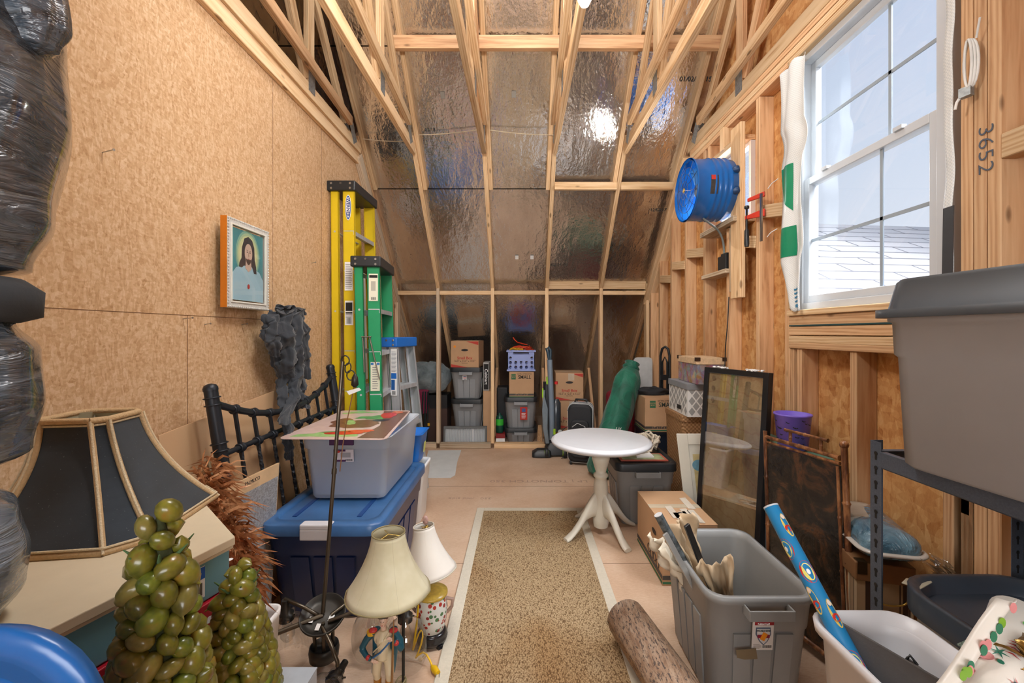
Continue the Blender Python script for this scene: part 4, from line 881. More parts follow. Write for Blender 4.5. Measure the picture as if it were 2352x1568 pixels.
# --- lamp with soldier
def bell(cx,cy,z0,z1,rb,rt,mat,t,nseam=8,seam=None,tilt_=(0,0,1),sq=1.9):
    o=V((cx,cy,z0)); H=z1-z0; b=B(); n=48; rg=[]; q=V((0,0,1)).rotation_difference(V(tilt_).normalized()).to_matrix()
    for i in range(15):
        f=i/14; r=rt+(rb-rt)*((1-f)**sq*.8+(1-f)*.2); rg.append([o+q@V((r*(1-.03*(math.cos(j/n*2*math.pi*nseam)*.5+.5)**6*-1)*math.cos(2*math.pi*j/n),r*math.sin(2*math.pi*j/n),H*f)) for j in range(n)])
    b.loft(rg,0,False,False); o1=b.o('shade',mat,t,solid=.002)
    b=B()
    for j in range(nseam): b.tube([rg[i][int(j*n/nseam)] for i in range(15)],.0011,5)
    for k in (0,14): b.tube(rg[k]+[rg[k][0]],.0028,6)
    b.o('piping',seam or mat,o1)
    b=B(); c=o+q@V((0,0,H*.97)); 
    for j in (0,16,32): b.tube([c,rg[13][j]],.0015,5)
    b.o('harp_ring',BRASS,o1)
s=N('parchment'); v=s.coord(); n=s.noise(v,5,4,.6); s.base(s.ramp(n.outputs[0],[(.3,rgb(196,186,146)),(.7,rgb(224,218,190))])); s.set(.6,0,.35,Subsurface_Weight=.0); s.bump(n.outputs[0],.1,.004)
lx,ly=-.46,1.50
t=thing('table_lamp','table lamp with a painted soldier figurine under a yellowed bell shade','lamp',(lx,ly,0))
bell(lx-.005,ly,.395,.60,.142,.055,s.m,t,6,M(140,128,90))
b=B(); b.lathe([(.055,0),(.058,.012),(.045,.022),(.03,.028),(.0,.03)],(lx+.0,ly,.0),28); b.o('base',BRZD,t)
px_=lx+.042
b=B(); b.tube([(px_,ly+.02,.02),(px_,ly+.02,.34),(lx+.01,ly+.01,.40),(lx,ly,.50)],.0055,10); b.o('pole',BRZD,t)
B().lathe([(.012,0),(.014,.03),(.01,.05)],(lx,ly,.48),12).o('socket',BRASS,t)
# figurine: body remeshed into continuous surfaces
CR=M(222,206,170,rough=.3,var=.05); TB=M(32,84,100,rough=.3,var=.08); BO=M(176,116,40,rough=.3,var=.25,scale=60); FS=M(230,196,172,rough=.35); RDD=M(190,54,52,rough=.35)
Z0=.03; fx=lx-.012; fy=ly-.03; K=.31/1.75
def F(x,y,z): return V((fx+x*K,fy+y*K,Z0+z*K))
def rem(b,name,m,vs=.0022):
    o=b.o(name,m,t); md=o.modifiers.new('r','REMESH'); md.mode='VOXEL'; md.voxel_size=vs; md.use_smooth_shade=True; sm=o.modifiers.new('s','SMOOTH'); sm.factor=.5; sm.iterations=2; return o
b=B(); b.tube([F(-.12,0,.45),F(-.13,-.02,.6),F(-.11,0,.9)],[.062*K,.085*K,.10*K],12); b.tube([F(.12,-.03,.45),F(.13,-.05,.6),F(.1,0,.9)],[.062*K,.085*K,.10*K],12)
b.ball(F(0,0,.93),(.19*K,.13*K,.12*K)); b.tube([F(0,0,.9),F(0,0,1.1),F(0,-.01,1.3),F(0,0,1.42)],[.17*K,.155*K,.185*K,.10*K],14,flat=.75); b.ball(F(0,-.03,1.28),(.19*K,.12*K,.15*K)); rem(b,'body',CR)
b=B(); 
for s_,x,y in ((-1,-.12,0),(1,.12,-.03)): b.tube([F(x,y,.47),F(x,y,.3),F(x,y,.08)],[.078*K,.075*K,.055*K],12); b.ball(F(x,y-.06,.05),(.06*K,.13*K,.05*K))
rem(b,'boots',BO)
b=B(); b.tube([F(-.2,0,1.38),F(-.33,.0,1.22),F(-.42,-.02,1.06)],[.075*K,.065*K,.058*K],12); b.tube([F(-.42,-.02,1.06),F(-.3,-.1,.97),F(-.2,-.13,.93)],[.058*K,.05*K,.045*K],12)
b.tube([F(.2,0,1.36),F(.33,.0,1.2),F(.36,-.04,1.06)],[.075*K,.06*K,.055*K],12); b.tube([F(.36,-.04,1.06),F(.3,-.1,1.18),F(.24,-.14,1.28)],[.055*K,.05*K,.042*K],12)
b.tube([F(-.17,.08,1.38),F(-.16,.1,1.0),F(-.2,.1,.5)],[.08*K,.09*K,.07*K],10); b.tube([F(.17,.08,1.38),F(.18,.1,1.0),F(.14,.1,.5)],[.08*K,.08*K,.05*K],10); rem(b,'coat',TB)
def hand(c,d,sgn):
    b=B(); d=V(d).normalized(); b.ball(c,(.032*K,.045*K,.028*K)); sd=d.cross(V((0,-1,.1))).normalized()
    for i in range(4): L=[.075,.085,.08,.062][i]*K; o_=c+sd*(i-1.5)*.016*K+d*.03*K; b.tube([o_,o_+d*L*.55,o_+d*L+V((0,.01*K,-.012*K))],[.0088*K,.0082*K,.007*K],6)
    b.tube([c+sd*sgn*.02*K,c+sd*sgn*.05*K+d*.03*K,c+sd*sgn*.05*K+d*.06*K],[.01*K,.009*K,.008*K],6); return rem(b,'hand',FS,.0011)
hand(F(-.16,-.15,.92),(1,-.1,-.35),1); hand(F(.21,-.16,1.33),(-1,0,.25),-1)
b=B(); b.tube([F(0,0,1.4),F(0,-.01,1.5)],[.055*K,.05*K],10); b.ball(F(0,-.01,1.6),(.075*K,.09*K,.11*K)); b.ball(F(0,-.105,1.59),(.013*K,.02*K,.025*K)); b.ball(F(-.077,0,1.59),(.012*K,.02*K,.028*K)); b.ball(F(.077,0,1.59),(.012*K,.02*K,.028*K)); b.ball(F(0,-.06,1.52),(.04*K,.04*K,.035*K)); rem(b,'head',FS,.0016)
b=B(); 
for s_ in (-1,1): b.ball(F(.028*s_,-.09,1.61),(.009*K,.006*K,.006*K),6)
b.o('eyes',INK,t); B().ball(F(0,-.1,1.545),(.02*K,.006*K,.005*K),8).o('mouth',RDD,t)
b=B(); b.ball(F(0,.02,1.66),(.09*K,.1*K,.085*K)); b.o('hair',M(110,90,80,rough=.5),t)
b=B(); b.lathe([(.1*K,0),(.13*K,.22*K),(.06*K,.25*K)],F(0,0,1.7),16); b.ball(F(0,-.08,1.72),(.11*K,.09*K,.02*K)); b.o('hat',M(60,56,40,rough=.4),t)
for s_ in (-1,1): B().ball(F(.2*s_,-.02,1.41),(.085*K,.07*K,.04*K)).o('epaulette',RDD,t); B().lathe([(.085*K,0),(.08*K,-.07*K)],F(.24*s_,0,1.39),14).o('epaulette_fringe',M(222,170,40,rough=.4),t) if s_<0 else None
for a,c,m,nm in (((-.16,-.1,1.05),(.14,-.1,1.42),CR,'cross_belt'),((.16,-.1,1.25),(-.17,-.12,.95),M(60,110,160,rough=.4),'sash'),): 
    B().tube([F(*a),F((a[0]+c[0])/2,-.19,(a[2]+c[2])/2),F(*c)],.024*K,8,flat=.5).o(nm,m,t)
for s_,p_ in ((-1,(-.26,-.12,.955)),(1,(.28,-.13,1.24))): B().ball(F(*p_),(.055*K,.05*K,.05*K)).o('cuff',RDD,t)
b=B()
for i in range(6): b.ball(F(.02,-.165+.01*i,1.25-.06*i),.008*K,6)
b.o('button',BRZD,t)
B().tube([F(.2,-.17,.1),F(.235,-.18,1.3),F(.25,-.18,1.72)],[.03*K,.02*K,.009*K],8).o('musket',M(150,110,66,rough=.35,metal=.2),t)
b=B(); b.tube([V((px_+.016*math.cos(a*.5),ly+.0+.03*math.sin(a*.5)-.01,.055+.004*a*.4)) for a in range(26)],.003,6); b.tube([(lx-.055+.12*i/10,ly-.062-.01*math.sin(i*.5),.055+.022*(i/10)) for i in range(11)],.0035,6); b.o('wrapped_cord',M(150,136,96,rough=.4),t)
# --- lamp with white shade and floral pot
lx,ly=-.375,1.80
t=thing('table_lamp','table lamp with an ivory bell shade and floral porcelain pot on a dark stand','lamp',(lx,ly,0))
bell(lx-.015,ly,.30,.485,.115,.042,M(224,218,208,rough=.6,var=.03),t,5,M(196,188,172),tilt_=(-.12,0.05,1),sq=1.8)
b=B(); b.tube([(lx-.01,ly,.2),(lx-.022,ly,.47)],.004,8); b.lathe([(.008,0),(.012,.01),(.005,.02)],(lx-.022,ly,.47),12); b.o('harp',BRASS,t)
B().ball((lx-.027,ly,.512),(.013,.005,.02),12).o('finial',M(186,150,140,rough=.3,var=.5,scale=120),t)
s=N('floral_porcelain'); v=s.coord(); vo=s.voro(v,52); cc=s.n('SeparateColor'); s.l(vo.outputs['Color'],cc.inputs[0])
m1=s.math('LESS_THAN',vo.outputs['Distance'],.42); col=s.ramp(cc.outputs[0],[(.0,rgb(176,60,50)),(.4,rgb(80,120,80)),(.7,rgb(150,60,60)),(1,rgb(60,90,70))],'CONSTANT'); s.base(s.mix(m1,rgb(222,222,214),col)); s.set(.12,0,.6)
b=B(); b.lathe([(.045,.055),(.052,.06),(.062,.10),(.066,.15),(.06,.185),(.055,.2)],(lx,ly,0),32); pot=b.o('pot',s.m,t)
B().lathe([(.056,.198),(.066,.202),(.066,.212),(.04,.216)],(lx,ly,0),32).o('rim',M(196,164,70,rough=.3,var=.2,scale=60),pot)
b=B()
for s_ in (-1,1): b.tube([(lx+s_*.06,ly,.185),(lx+s_*.088,ly,.18),(lx+s_*.085,ly,.15),(lx+s_*.065,ly,.125)],.007,8)
b.o('handle',M(170,140,124,rough=.35),pot)
b=B(); b.lathe([(.05,.012),(.062,.014),(.066,.03),(.058,.04),(.062,.046),(.055,.056),(.0,.056)],(lx,ly,0),32)
for a in range(4): b.cbox((lx+.055*math.cos(a*1.57+.8),ly+.055*math.sin(a*1.57+.8),.008),(.02,.02,.016),a*1.57+.8)
b.o('dark_stand',M(28,28,32,rough=.2,spec=.6),t)
YC=M(226,178,20,rough=.35,var=.03)
b=B(); b.tube([(lx-.04,ly-.07,.2),(lx-.045,ly-.078,.12),(lx-.055,ly-.09,.04),(lx-.06,ly-.10,.02),(lx-.035,ly-.10,.10),(lx-.02,ly-.10,.125),(lx-.01,ly-.10,.10),(lx-.03,ly-.105,.03),(lx-.05,ly-.115,.004),(lx-.01,ly-.105,.05),(lx+.02,ly-.13,.02),(lx+.035,ly-.15,.008)],.0042,8); b.o('yellow_cord',YC,t,sub=1)
b=B(); b.tube([(lx+.03,ly-.145,.01),(lx+.045,ly-.165,.012),(lx+.062,ly-.185,.012)],[.006,.014,.011],8); plug=b.o('plug',YC,t)
b=B()
for s_ in (-1,1): b.box((lx+.062+s_*.006,ly-.2,.01),(lx+.064+s_*.006,ly-.182,.015))
b.o('prong',STEEL,plug)
# ================================================================ behind the knee wall
LAV=M(150,166,222,rough=.45,var=.03); ORG=M(222,74,40,rough=.4); YLW=M(232,180,40,rough=.4)
def small_box(t,W,q,sx_,sy_,H,label=True):
    o,r=face(W,q,'f',sx_,sy_,0,H*.36); text('print','Small Box',.045,o,r,Z,INKR,t,bold=.0006)
    o,r=face(W,q,'f',sx_,sy_,0,H*.245); text('print','16.5" x 12.5" x 12.5"',.034,o,r,Z,INK,t,squash=.9)
    o,r=face(W,q,'f',sx_,sy_,0,H*.17); text('print','Caja pequeña',.014,o,r,Z,INK,t)
    o,_=face(W,q,'f',sx_,sy_,0,0); e=V((0,0,.0005))
    def tri(pts): B().plate([face(W,q,'f',sx_,sy_,u*sx_/2,v*H)[0] for u,v in pts],q@V((0,.0006,0))).o('print',M(196,70,58,rough=.8,var=0),t)
    tri([(-.97,.01),(.2,.01),(-.97,.13)]); tri([(.1,.985),(.97,.985),(.97,.85)])
def strong_box(t,W,q,sx_,sy_,H,off=.0,size=.07):
    o,r=face(W,q,'f',sx_,sy_,-.095+off,H*.82); B().plate([o+r*a*.026+V((0,0,b_*.032)) for a,b_ in ((-1,-1),(1,-1),(1,1),(-1,1))],q@V((0,.0006,0))).o('print',INKG,t)
    text('print','GOOD\nBOX',.018,o+q@V((0,-.001,0)),r,Z,KRAFT,t)
    o,r=face(W,q,'f',sx_,sy_,.035+off,H*.92); text('print','EXTRA STRENGTH',.02,o,r,Z,INK,t)
    o,r=face(W,q,'f',sx_,sy_,.035+off,H*.80); text('print','SMALL',.062,o,r,Z,INK if off==0 else M(60,70,60,var=0),t,bold=.0008,squash=.85)
    for z0,z1,m in ((.10,.17,M(74,70,66,var=0)),(.03,.07,INKG)):
        B().plate([face(W,q,'f',sx_,sy_,u*sx_/2,v*H)[0] for u,v in ((-.995,z0),(.995,z0),(.995,z1),(-.995,z1))],q@V((0,.0006,0))).o('print',m,t)
        B().plate([face(W,q,'l',sx_,sy_,u*sy_/2,v*H)[0] for u,v in ((-.995,z0),(.995,z0),(.995,z1),(-.995,z1))],q@V((.0006,0,0))).o('print',m,t)
    o,r=face(W,q,'f',sx_,sy_,0,H*.135); text('print','17" x 11" x 13"',.026,o+q@V((0,-.0012,0)),r,Z,KRAFT,t)
# bay 2 stack
carton('low_box','low box hidden under the lower grey tote behind the air filter',-.63,5.28,0,.34,.4,.135,hole=False)
GT=M(150,153,156,rough=.42,var=.04)
def red_tag(t,cx,y,z,w_,h,full=False):
    sticker(t,(cx,y,z),X,Z,w_,h,INKR if full else M(200,200,200,var=0),([(0,.25,.5,.28,M(60,90,150,var=0))]+lines(5,-.3,.3,-.4,.05,WHTP)) if full else [(0,.35,1,.3,INKR),(0,0,.6,.12,M(60,70,120,var=0)),(0,-.18,.7,.08,INKR)]+barcode(-.1,.4,-.46,-.33))
t=tote('storage_tote','grey tote with black lid, lowest in the stack behind the air filter','tote',-.625,5.27,.14,.185,.22,.345,GT,BLKP,group='grey totes behind the knee wall',rz=-.05)
t=tote('storage_tote','grey tote with black lid directly under the Small Box carton','tote',-.635,5.26,.52,.185,.22,.34,GT,BLKP,group='grey totes behind the knee wall',rz=-.04)
red_tag(t,-.66,5.02,.79,.05,.08)
t,W,q=carton('moving_box','brown Small Box carton on top of the grey totes beside the lavender crate stack',-.652,5.26,.892,.335,.40,.315,-.06)
small_box(t,W,q,.335,.40,.315); o,r=face(W,q,'f',.335,.4,-.12,.25); decal('sticker',o,r,Z,.03,.03,M(240,150,30,var=0),t,shape=OVAL)
t=thing('air_filter','pleated white air filter in a grey cardboard frame leaning behind the bottom plate','filter',(-.64,4.95,0))
mt=basis((-.645,4.945,.11),(1,0,0),(0,.08,1)); b=framebox(B(),.50,.215,.022,.05); b.xf(mt); b.o('frame',M(110,112,112,rough=.7),t)
b=B(); b.grid(lambda u,v:mt@V((-.228+.456*u,.018+.008*(1 if int(u*76)%2 else -1),-.085+.17*v)),76,1,sm=False); b.o('pleats',M(222,224,226,rough=.8,var=.03),t)
t,W,q=carton('appliance_box','narrow box with sideways black band lettering beside the grey totes',-.41,5.2,.62,.07,.30,.33,0,hole=False,tape=False,mat=M(170,168,164,rough=.6))
o,r=face(W,q,'f',.07,.3,0,.165); decal('print',o,r,Z,.055,.30,INK,t); text('print','Cuisinart',.05,o+V((0,-.002,0)),(0,0,-1),X,WHTP,t,bold=.0006)
carton('tall_box','tall narrow brown box standing under the band lettered box',-.40,5.2,0,.09,.3,.615,0,hole=False,tape=False)
# bay 1
def soft(name,label,cat,c,r,m,seed,amp=.03,parts=None):
    random.seed(seed); t=thing(name,label,cat,(c[0],c[1],c[2]-r[2])); b=B(); n=28; rg=[]
    ph=[R()*6 for _ in range(5)]
    for i in range(19):
        a=math.pi*(.03+.94*i/18); ring=[]
        for j in range(n):
            t_=2*math.pi*j/n; k=1+amp*(math.sin(3*t_+ph[0]+a*3)+math.sin(5*t_+ph[1]-a*4)*.6+math.sin(7*a+ph[2])*.5)
            sg=lambda v_,p:math.copysign(abs(v_)**p,v_)
            ring.append(V((c[0]+r[0]*k*math.sin(a)*sg(math.cos(t_),.8),c[1]+r[1]*k*math.sin(a)*sg(math.sin(t_),.8),c[2]-r[2]*(1 if math.cos(a)>0 else k)*sg(math.cos(a),.75))))
        rg.append(ring)
    b.loft(rg); b.o('fabric',m,t); return t
s=N('grey_quilt'); v=s.coord(); n=s.noise(v,9,5,.6,.4); s.base(s.ramp(n.outputs[0],[(.3,rgb(78,90,96)),(.7,rgb(138,150,154))])); s.set(.75,0,.3,Sheen_Weight=.3); s.bump(n.outputs[0],.8,.03)
soft('quilt_bundle','grey blue quilt bundled on a dark box at the left end behind the knee wall','quilt',(-1.12,5.2,.76),(.265,.2,.19),s.m,4,.06)
tt=thing('dark_box','dark brown box under the grey quilt bundle','box',(-1.02,5.25,0)); B().box((-1.16,5.1,0),(-.88,5.4,.40)).o('body',M(64,44,38,rough=.7),tt); B().box((-1.16,5.1,.40),(-.88,5.4,.56)).o('upper_body',M(22,22,24,rough=.5),tt)
t=thing('folding_chair','folded camp chair with maroon cloth seat standing left of the first stud','chair',(-1.14,4.99,0))
b=B()
for x0,x1 in ((-1.17,-1.14),(-1.13,-1.11),(-1.10,-1.08)): b.tube([(x0,5.0,.02),(x1,4.98,.62)],.009,8)
b.o('frame_tube',M(40,56,60,rough=.4,metal=.5),t); b=B(); b.lathe([(.05,.36),(.075,.42),(.06,.55),(.07,.63),(.03,.64)],(-1.15,5.02,0),14,sy=.5); b.o('seat_cloth',M(120,30,62,rough=.8,bump=.6,bs=30),t)
B().lathe([(.014,.0),(.014,.03)],(-1.075,4.985,.22),10).o('yellow_tip',YLW,t)
# bay 3 stack
t=tote('storage_tote','grey tote with black lid, lowest in the stack under the lavender crate','tote',.0,5.26,0,.18,.22,.145,GT,BLKP,group='grey totes behind the knee wall')
t=tote('storage_tote','grey tote with a large red label under the green printed SMALL carton','tote',.0,5.25,.165,.185,.22,.345,GT,BLKP,group='grey totes behind the knee wall')
red_tag(t,.035,5.00,.36,.085,.15,True)
t,W,q=carton('moving_box','brown SMALL carton with green print directly under the lavender crate',.01,5.26,.53,.295,.40,.31,0,hole=False); strong_box(t,W,q,.295,.4,.31)
t=thing('milk_crate','lavender plastic crate with round holes on the SMALL carton','crate',(.005,5.2,.845))
x0,x1,y0,y1,z0,z1=-.155,.165,5.06,5.38,.85,1.095
def holed(b,o,u,wv,h,n):
    """panel with round holes: o corner, u dir along, wv height; grid cells each with octagonal hole"""
    nx,nz=5,4; cw=1/nx; ch=1/nz
    for i in range(nx):
        for k in range(nz):
            cen=(i+.5)*cw,(k+.5)*ch; hole=k<2 or (k==2 and i in(0,4))
            cor=[(i*cw,k*ch),((i+1)*cw,k*ch),((i+1)*cw,(k+1)*ch),(i*cw,(k+1)*ch)]
            def pt(a,c): return V(o)+V(u)*a+V(wv)*c
            if k==3 and 1<=i<=3:
                cor=[cor[0],cor[1],(cor[1][0],cor[1][1]+ch*.3),(cor[0][0],cor[0][1]+ch*.3)]; hole=False
                b.plate([pt(*c) for c in cor],n); c2=[(i*cw,(k+.8)*ch),((i+1)*cw,(k+.8)*ch),((i+1)*cw,(k+1)*ch),(i*cw,(k+1)*ch)]; b.plate([pt(*c) for c in c2],n); continue
            if not hole: b.plate([pt(*c) for c in cor],n); continue
            rx=.30*cw; rz_=.36*ch; m_=16; ring=[(cen[0]+rx*math.cos(2*math.pi*j/m_+math.pi/4*5),cen[1]+rz_*math.sin(2*math.pi*j/m_+math.pi/4*5)) for j in range(m_)]
            for s_ in range(4):
                a=cor[s_]; c=cor[(s_+1)%4]; arc=[ring[(s_*4+j)%m_] for j in range(5)]
                b.plate([pt(*a),pt(*c)]+[pt(*p_) for p_ in arc[::-1]],n)
b=B(); holed(b,(x0,y0,z0+.02),(x1-x0,0,0),(0,0,z1-z0-.03),0,(0,.006,0)); holed(b,(x0,y1,z0+.02),(x1-x0,0,0),(0,0,z1-z0-.03),0,(0,-.006,0)); holed(b,(x0,y0,z0+.02),(0,y1-y0,0),(0,0,z1-z0-.03),0,(.006,0,0)); holed(b,(x1,y0,z0+.02),(0,y1-y0,0),(0,0,z1-z0-.03),0,(-.006,0,0))
b.box((x0,y0,z0),(x1,y1,z0+.006)); b.o('body',LAV,t)
b=B()
for z,e in ((z1-.018,.014),(z0,.01)): b.box((x0-e,y0-e,z),(x1+e,y0+.002,z+.02)).box((x0-e,y1-.002,z),(x1+e,y1+e,z+.02)).box((x0-e,y0,z),(x0+.002,y1,z+.02)).box((x1-.002,y0,z),(x1+e,y1,z+.02))
b.o('rim',LAV,t,bevel=.003)
def squiggle(c,r,h,n,rad,m,nm,seed,t):
    random.seed(seed); pts=[]; a=0
    for i in range(n): a+=U(.5,1.1); k=U(.5,1); pts.append(V((c[0]+r[0]*k*math.cos(a),c[1]+r[1]*k*math.sin(a),c[2]+h*R()*(1-.5*k))))
    b=B(); P2=[]
    for i in range(len(pts)-1):
        for j in range(3): P2.append(pts[i].lerp(pts[i+1],j/3)+V((0,0,.01*math.sin(math.pi*j/3))))
    b.tube(P2,rad,6); return b.o(nm,m,t)
t=thing('cord_pile','orange red extension cord coiled in the top of the lavender crate','cord',(.01,5.2,1.06)); squiggle((.02,5.2,1.09),(.15,.12),.08,26,.006,ORG,'cord',3,t); B().tube([(.08,5.15,1.16),(-.04,5.12,1.19),(-.08,5.1,1.23),(-.09,5.1,1.25)],.006,6).o('cord_end',ORG,t)
t=thing('cord_pile','yellow cord coiled next to the orange one in the lavender crate','cord',(-.04,5.15,1.06)); squiggle((-.05,5.14,1.09),(.09,.06),.05,18,.007,YLW,'cord',5,t)
t=thing('gas_bottle','small green gas bottle standing on a red and white box left of the grey totes','bottle',(-.25,5.1,.12)); b=B(); b.lathe([(.04,.12),(.046,.13),(.046,.29),(.035,.32),(.015,.33),(.015,.35),(.0,.352)],(-.25,5.08,0),24); b.o('cylinder',M(14,72,58,rough=.35),t); B().lathe([(.0465,.21),(.0465,.285)],(-.25,5.08,0),24,0,None,False,False).o('band',M(60,190,60,rough=.4),t)
t=thing('small_box','small red and white box under the green gas bottle','box',(-.235,5.08,0)); B().box((-.29,5.0,0),(-.185,5.16,.07)).o('body',WHTP,t); B().box((-.291,4.999,.07),(-.184,5.161,.118)).o('lid_band',M(140,36,36),t)
t=thing('black_case','black case standing in the shadow behind the green gas bottle','case',(-.24,5.5,0)); B().box((-.3,5.35,0),(-.16,5.6,.62)).o('body',M(24,25,28,rough=.5),t,bevel=.01)
t=thing('board_offcut','thin dark board offcut standing right of the lowest grey tote in bay three','board',(.24,5.1,0)); B().plate([(.2,5.15,0),(.26,5.1,0),(.25,5.12,.2),(.21,5.16,.19)],(0,.01,0)).o('board',LUMW,t)
# bay 4 boxes
carton('low_box','squashed plain box on the floor under the taped Small Box pile',.56,5.12,0,.3,.38,.2,.05,hole=False,tape=False)
for i,(z,rz,lb) in enumerate(((.205,.02,'brown Small Box carton, second in the taped pile behind the upright vacuum'),(.525,-.04,'brown Small Box carton with shiny tape topping the pile behind the upright vacuum'))):
    t,W,q=carton('moving_box',lb,.57,5.12,z,.32,.40,.315,rz); small_box(t,W,q,.32,.40,.315)
    o,r=face(W,q,'f',.32,.4,.02,.27); decal('tape',o,r,Z,.07,.08,M(206,186,160,rough=.12),t,.0016)
# ---------------------------------------------------------------- vacuum
t=thing('upright_vacuum','upright vacuum cleaner in black, grey and lime standing before the knee wall','vacuum cleaner',(.34,4.55,0))
LIME=M(160,206,40,rough=.35); VG=M(120,134,148,rough=.35,var=.05)
b=B(); b.loft([rr(.22,4.5,.01,.10,.07,.03),rr(.22,4.5,.05,.10,.07,.03),rr(.24,4.52,.075,.07,.05,.02)]); b.loft([rr(.36,4.56,.02,.11,.09,.03),rr(.36,4.56,.08,.10,.085,.03),rr(.36,4.57,.14,.06,.06,.02)]); b.o('floor_head',BLKP,t)
for x in (.27,.46): b=B(); b.lathe([(.045,-.018),(.05,-.012),(.05,.012),(.045,.018)],(x,4.46,.05),20,0,X); b.o('wheel',BLKP,t); B().lathe([(.03,-.021),(.03,.021)],(x,4.46,.05),16,0,X).o('wheel_hub',LIME,t)
b=B(); b.loft([rr(.31,4.58,.12,.055,.05,.03),rr(.30,4.58,.5,.06,.05,.03),rr(.29,4.58,.78,.05,.045,.03)]); b.o('body',M(34,38,44,rough=.3),t)
b=B(); b.tube([(.33,4.5,.18),(.325,4.49,.5),(.305,4.49,1.02)],.028,14); b.o('wand',VG,t)
b=B(); b.tube([(.30,4.5,1.02),(.285,4.5,1.1),(.27,4.5,1.14),(.29,4.5,1.155),(.315,4.5,1.12),(.31,4.5,1.02)],.015,10); b.o('handle',M(44,66,80,rough=.35),t)
b=B(); 
for i in range(7): b.tube([(.25-.004*i,4.50+.006*(i%3),.70),(.232+.008*i,4.49,.5),(.24+.006*i,4.49,.3),(.27+.004*i,4.50,.14)],.008,6)
b.o('hose',M(120,132,140,rough=.4),t)
b=B(); b.lathe([(.048,.26),(.052,.3),(.052,.56),(.03,.6)],(.375,4.54,0),20); b.o('dust_cup',M(54,60,66,rough=.2,spec=.7),t)
for bx in (((.27,4.50,.76),(.30,4.53,.84)),((.225,4.49,.62),(.24,4.52,.72)),((.34,4.46,.24),(.365,4.475,.30))): B().box(*bx).o('lime_clip',LIME,t,bevel=.003)
B().lathe([(.018,0),(.018,.03)],(.375,4.52,.76),12).o('red_button',M(206,44,40,rough=.4),t); B().lathe([(.022,0),(.024,.03)],(.41,4.47,.27),16,0,NY).o('round_badge',M(200,204,200,rough=.3),t)
B().tube([(.43,4.5,.27),(.50,4.48,.33),(.55,4.5,.22),(.52,4.45,.05),(.42,4.4,.01)],.005,6).o('power_cord',BLKP,t)
# ---------------------------------------------------------------- suitcases
def case(name,label,c,sx_,sy_,H,m,pipe,rz=0,tilt=0):
    t=thing(name,label,'suitcase',(c[0],c[1],0)); b=B(); q=(Matrix.Rotation(rz,3,'Z')@Matrix.Rotation(tilt,3,'X')).to_4x4(); mt=Matrix.Translation((c[0],c[1],.025))@q
    def ring(y,k): return [mt@V((p.x,y,p.y+H/2)) for p in rr(0,0,0,sx_/2*k,H/2*k,.06,6)]
    b.loft([ring(-sy_/2,.9),ring(-sy_/2+.02,.98),ring(-sy_/2+.05,1),ring(sy_/2-.03,1),ring(sy_/2,.94)]); b.o('shell',m,t)
    b=B()
    for y,k in ((-sy_/2+.03,1.0),(-sy_/2+.075,1.01),(sy_/2-.03,1.0)): r_=ring(y,k); b.tube(r_+[r_[0]],.004,6)
    b.o('piping',pipe,t)
    b=B(); b.loft([[mt@V((p.x,y,p.y+H*.42)) for p in rr(0,0,0,sx_*.38*k,H*.32*k,.05,6)] for y,k in ((-sy_/2+.01,1),(-sy_/2-.02,1),(-sy_/2-.03,.93))]); b.o('front_pocket',m,t)
    b=B(); b.tube([mt@V((-sx_*.3,-sy_/2-.032,H*.62)),mt@V((-.02,-sy_/2-.033,H*.69)),mt@V((sx_*.22,-sy_/2-.033,H*.64)),mt@V((sx_*.28,-sy_/2-.033,H*.45))],.0035,6); b.o('zipper',pipe,t)
    b=B(); b.tube([mt@V((-.06,0,H)),mt@V((-.05,0,H+.035)),mt@V((.05,0,H+.035)),mt@V((.06,0,H))],.009,8); b.o('handle',BLKP,t)
    for s_ in (-1,1):
        for y in (-sy_/2+.04,sy_/2-.03): B().lathe([(.022,-.01),(.025,0),(.022,.01)],mt@V((s_*sx_*.38,y,-.003)),14,0,q.to_3x3()@V(X)).o('wheel',BLKP,t)
    return t
case('suitcase','black suitcase with pale piping standing behind the round table edge',(.60,4.26,0),.24,.18,.58,M(34,36,40,rough=.7,bump=.3,bs=200),M(190,190,190,rough=.5),-.25)
case('suitcase','brown suitcase squeezed between the taped boxes and the black suitcase',(.66,4.58,0),.25,.16,.53,M(70,42,38,rough=.7,bump=.3,bs=200),M(150,110,80,rough=.6),-.2)
case('suitcase','dark red suitcase behind the green canopy bag',(1.06,4.55,0),.27,.17,.66,M(150,20,44,rough=.7,bump=.3,bs=200),M(110,16,34,rough=.6),.05)
# ---------------------------------------------------------------- green canopy bag
t=thing('canopy_bag','long green cloth canopy bag leaning back behind the round table','bag',(.7,3.85,0))
s=N('green_canvas'); v=s.coord(); n=s.noise(v,7,5,.6,.8); s.base(s.ramp(n.outputs[0],[(.3,rgb(10,74,58)),(.7,rgb(28,118,92))])); s.set(.55,0,.4,Sheen_Weight=.2); s.bump(n.outputs[0],.9,.03)
b=B(); p0=V((.72,3.84,.02)); p1=V((1.09,4.22,.96)); d=(p1-p0).normalized(); L=(p1-p0).length; pr=[]
for i in range(25):
    f=i/24; r=.135-.015*f; 
    if f>.88: r*=1-.5*((f-.88)/.12)**1.5
    if f<.03: r*=.8
    pr.append((r*(1+.03*math.sin(f*25)),L*f))
b.lathe(pr,p0,28,0,d,True,True)
random.seed(5)
for i,p in enumerate(b.v): f=(p-p0).dot(d)/L; a=i%28; b.v[i]=p+V((math.sin(a*1.35+f*4),0,math.cos(a*.9+f*3)))*.008
b.o('canvas',s.m,t); b=B(); b.lathe([(.07,0),(.085,.02),(.06,.05),(.075,.07),(.03,.085)],p1-d*.02,18,0,d); b.o('gathered_end',s.m,t)
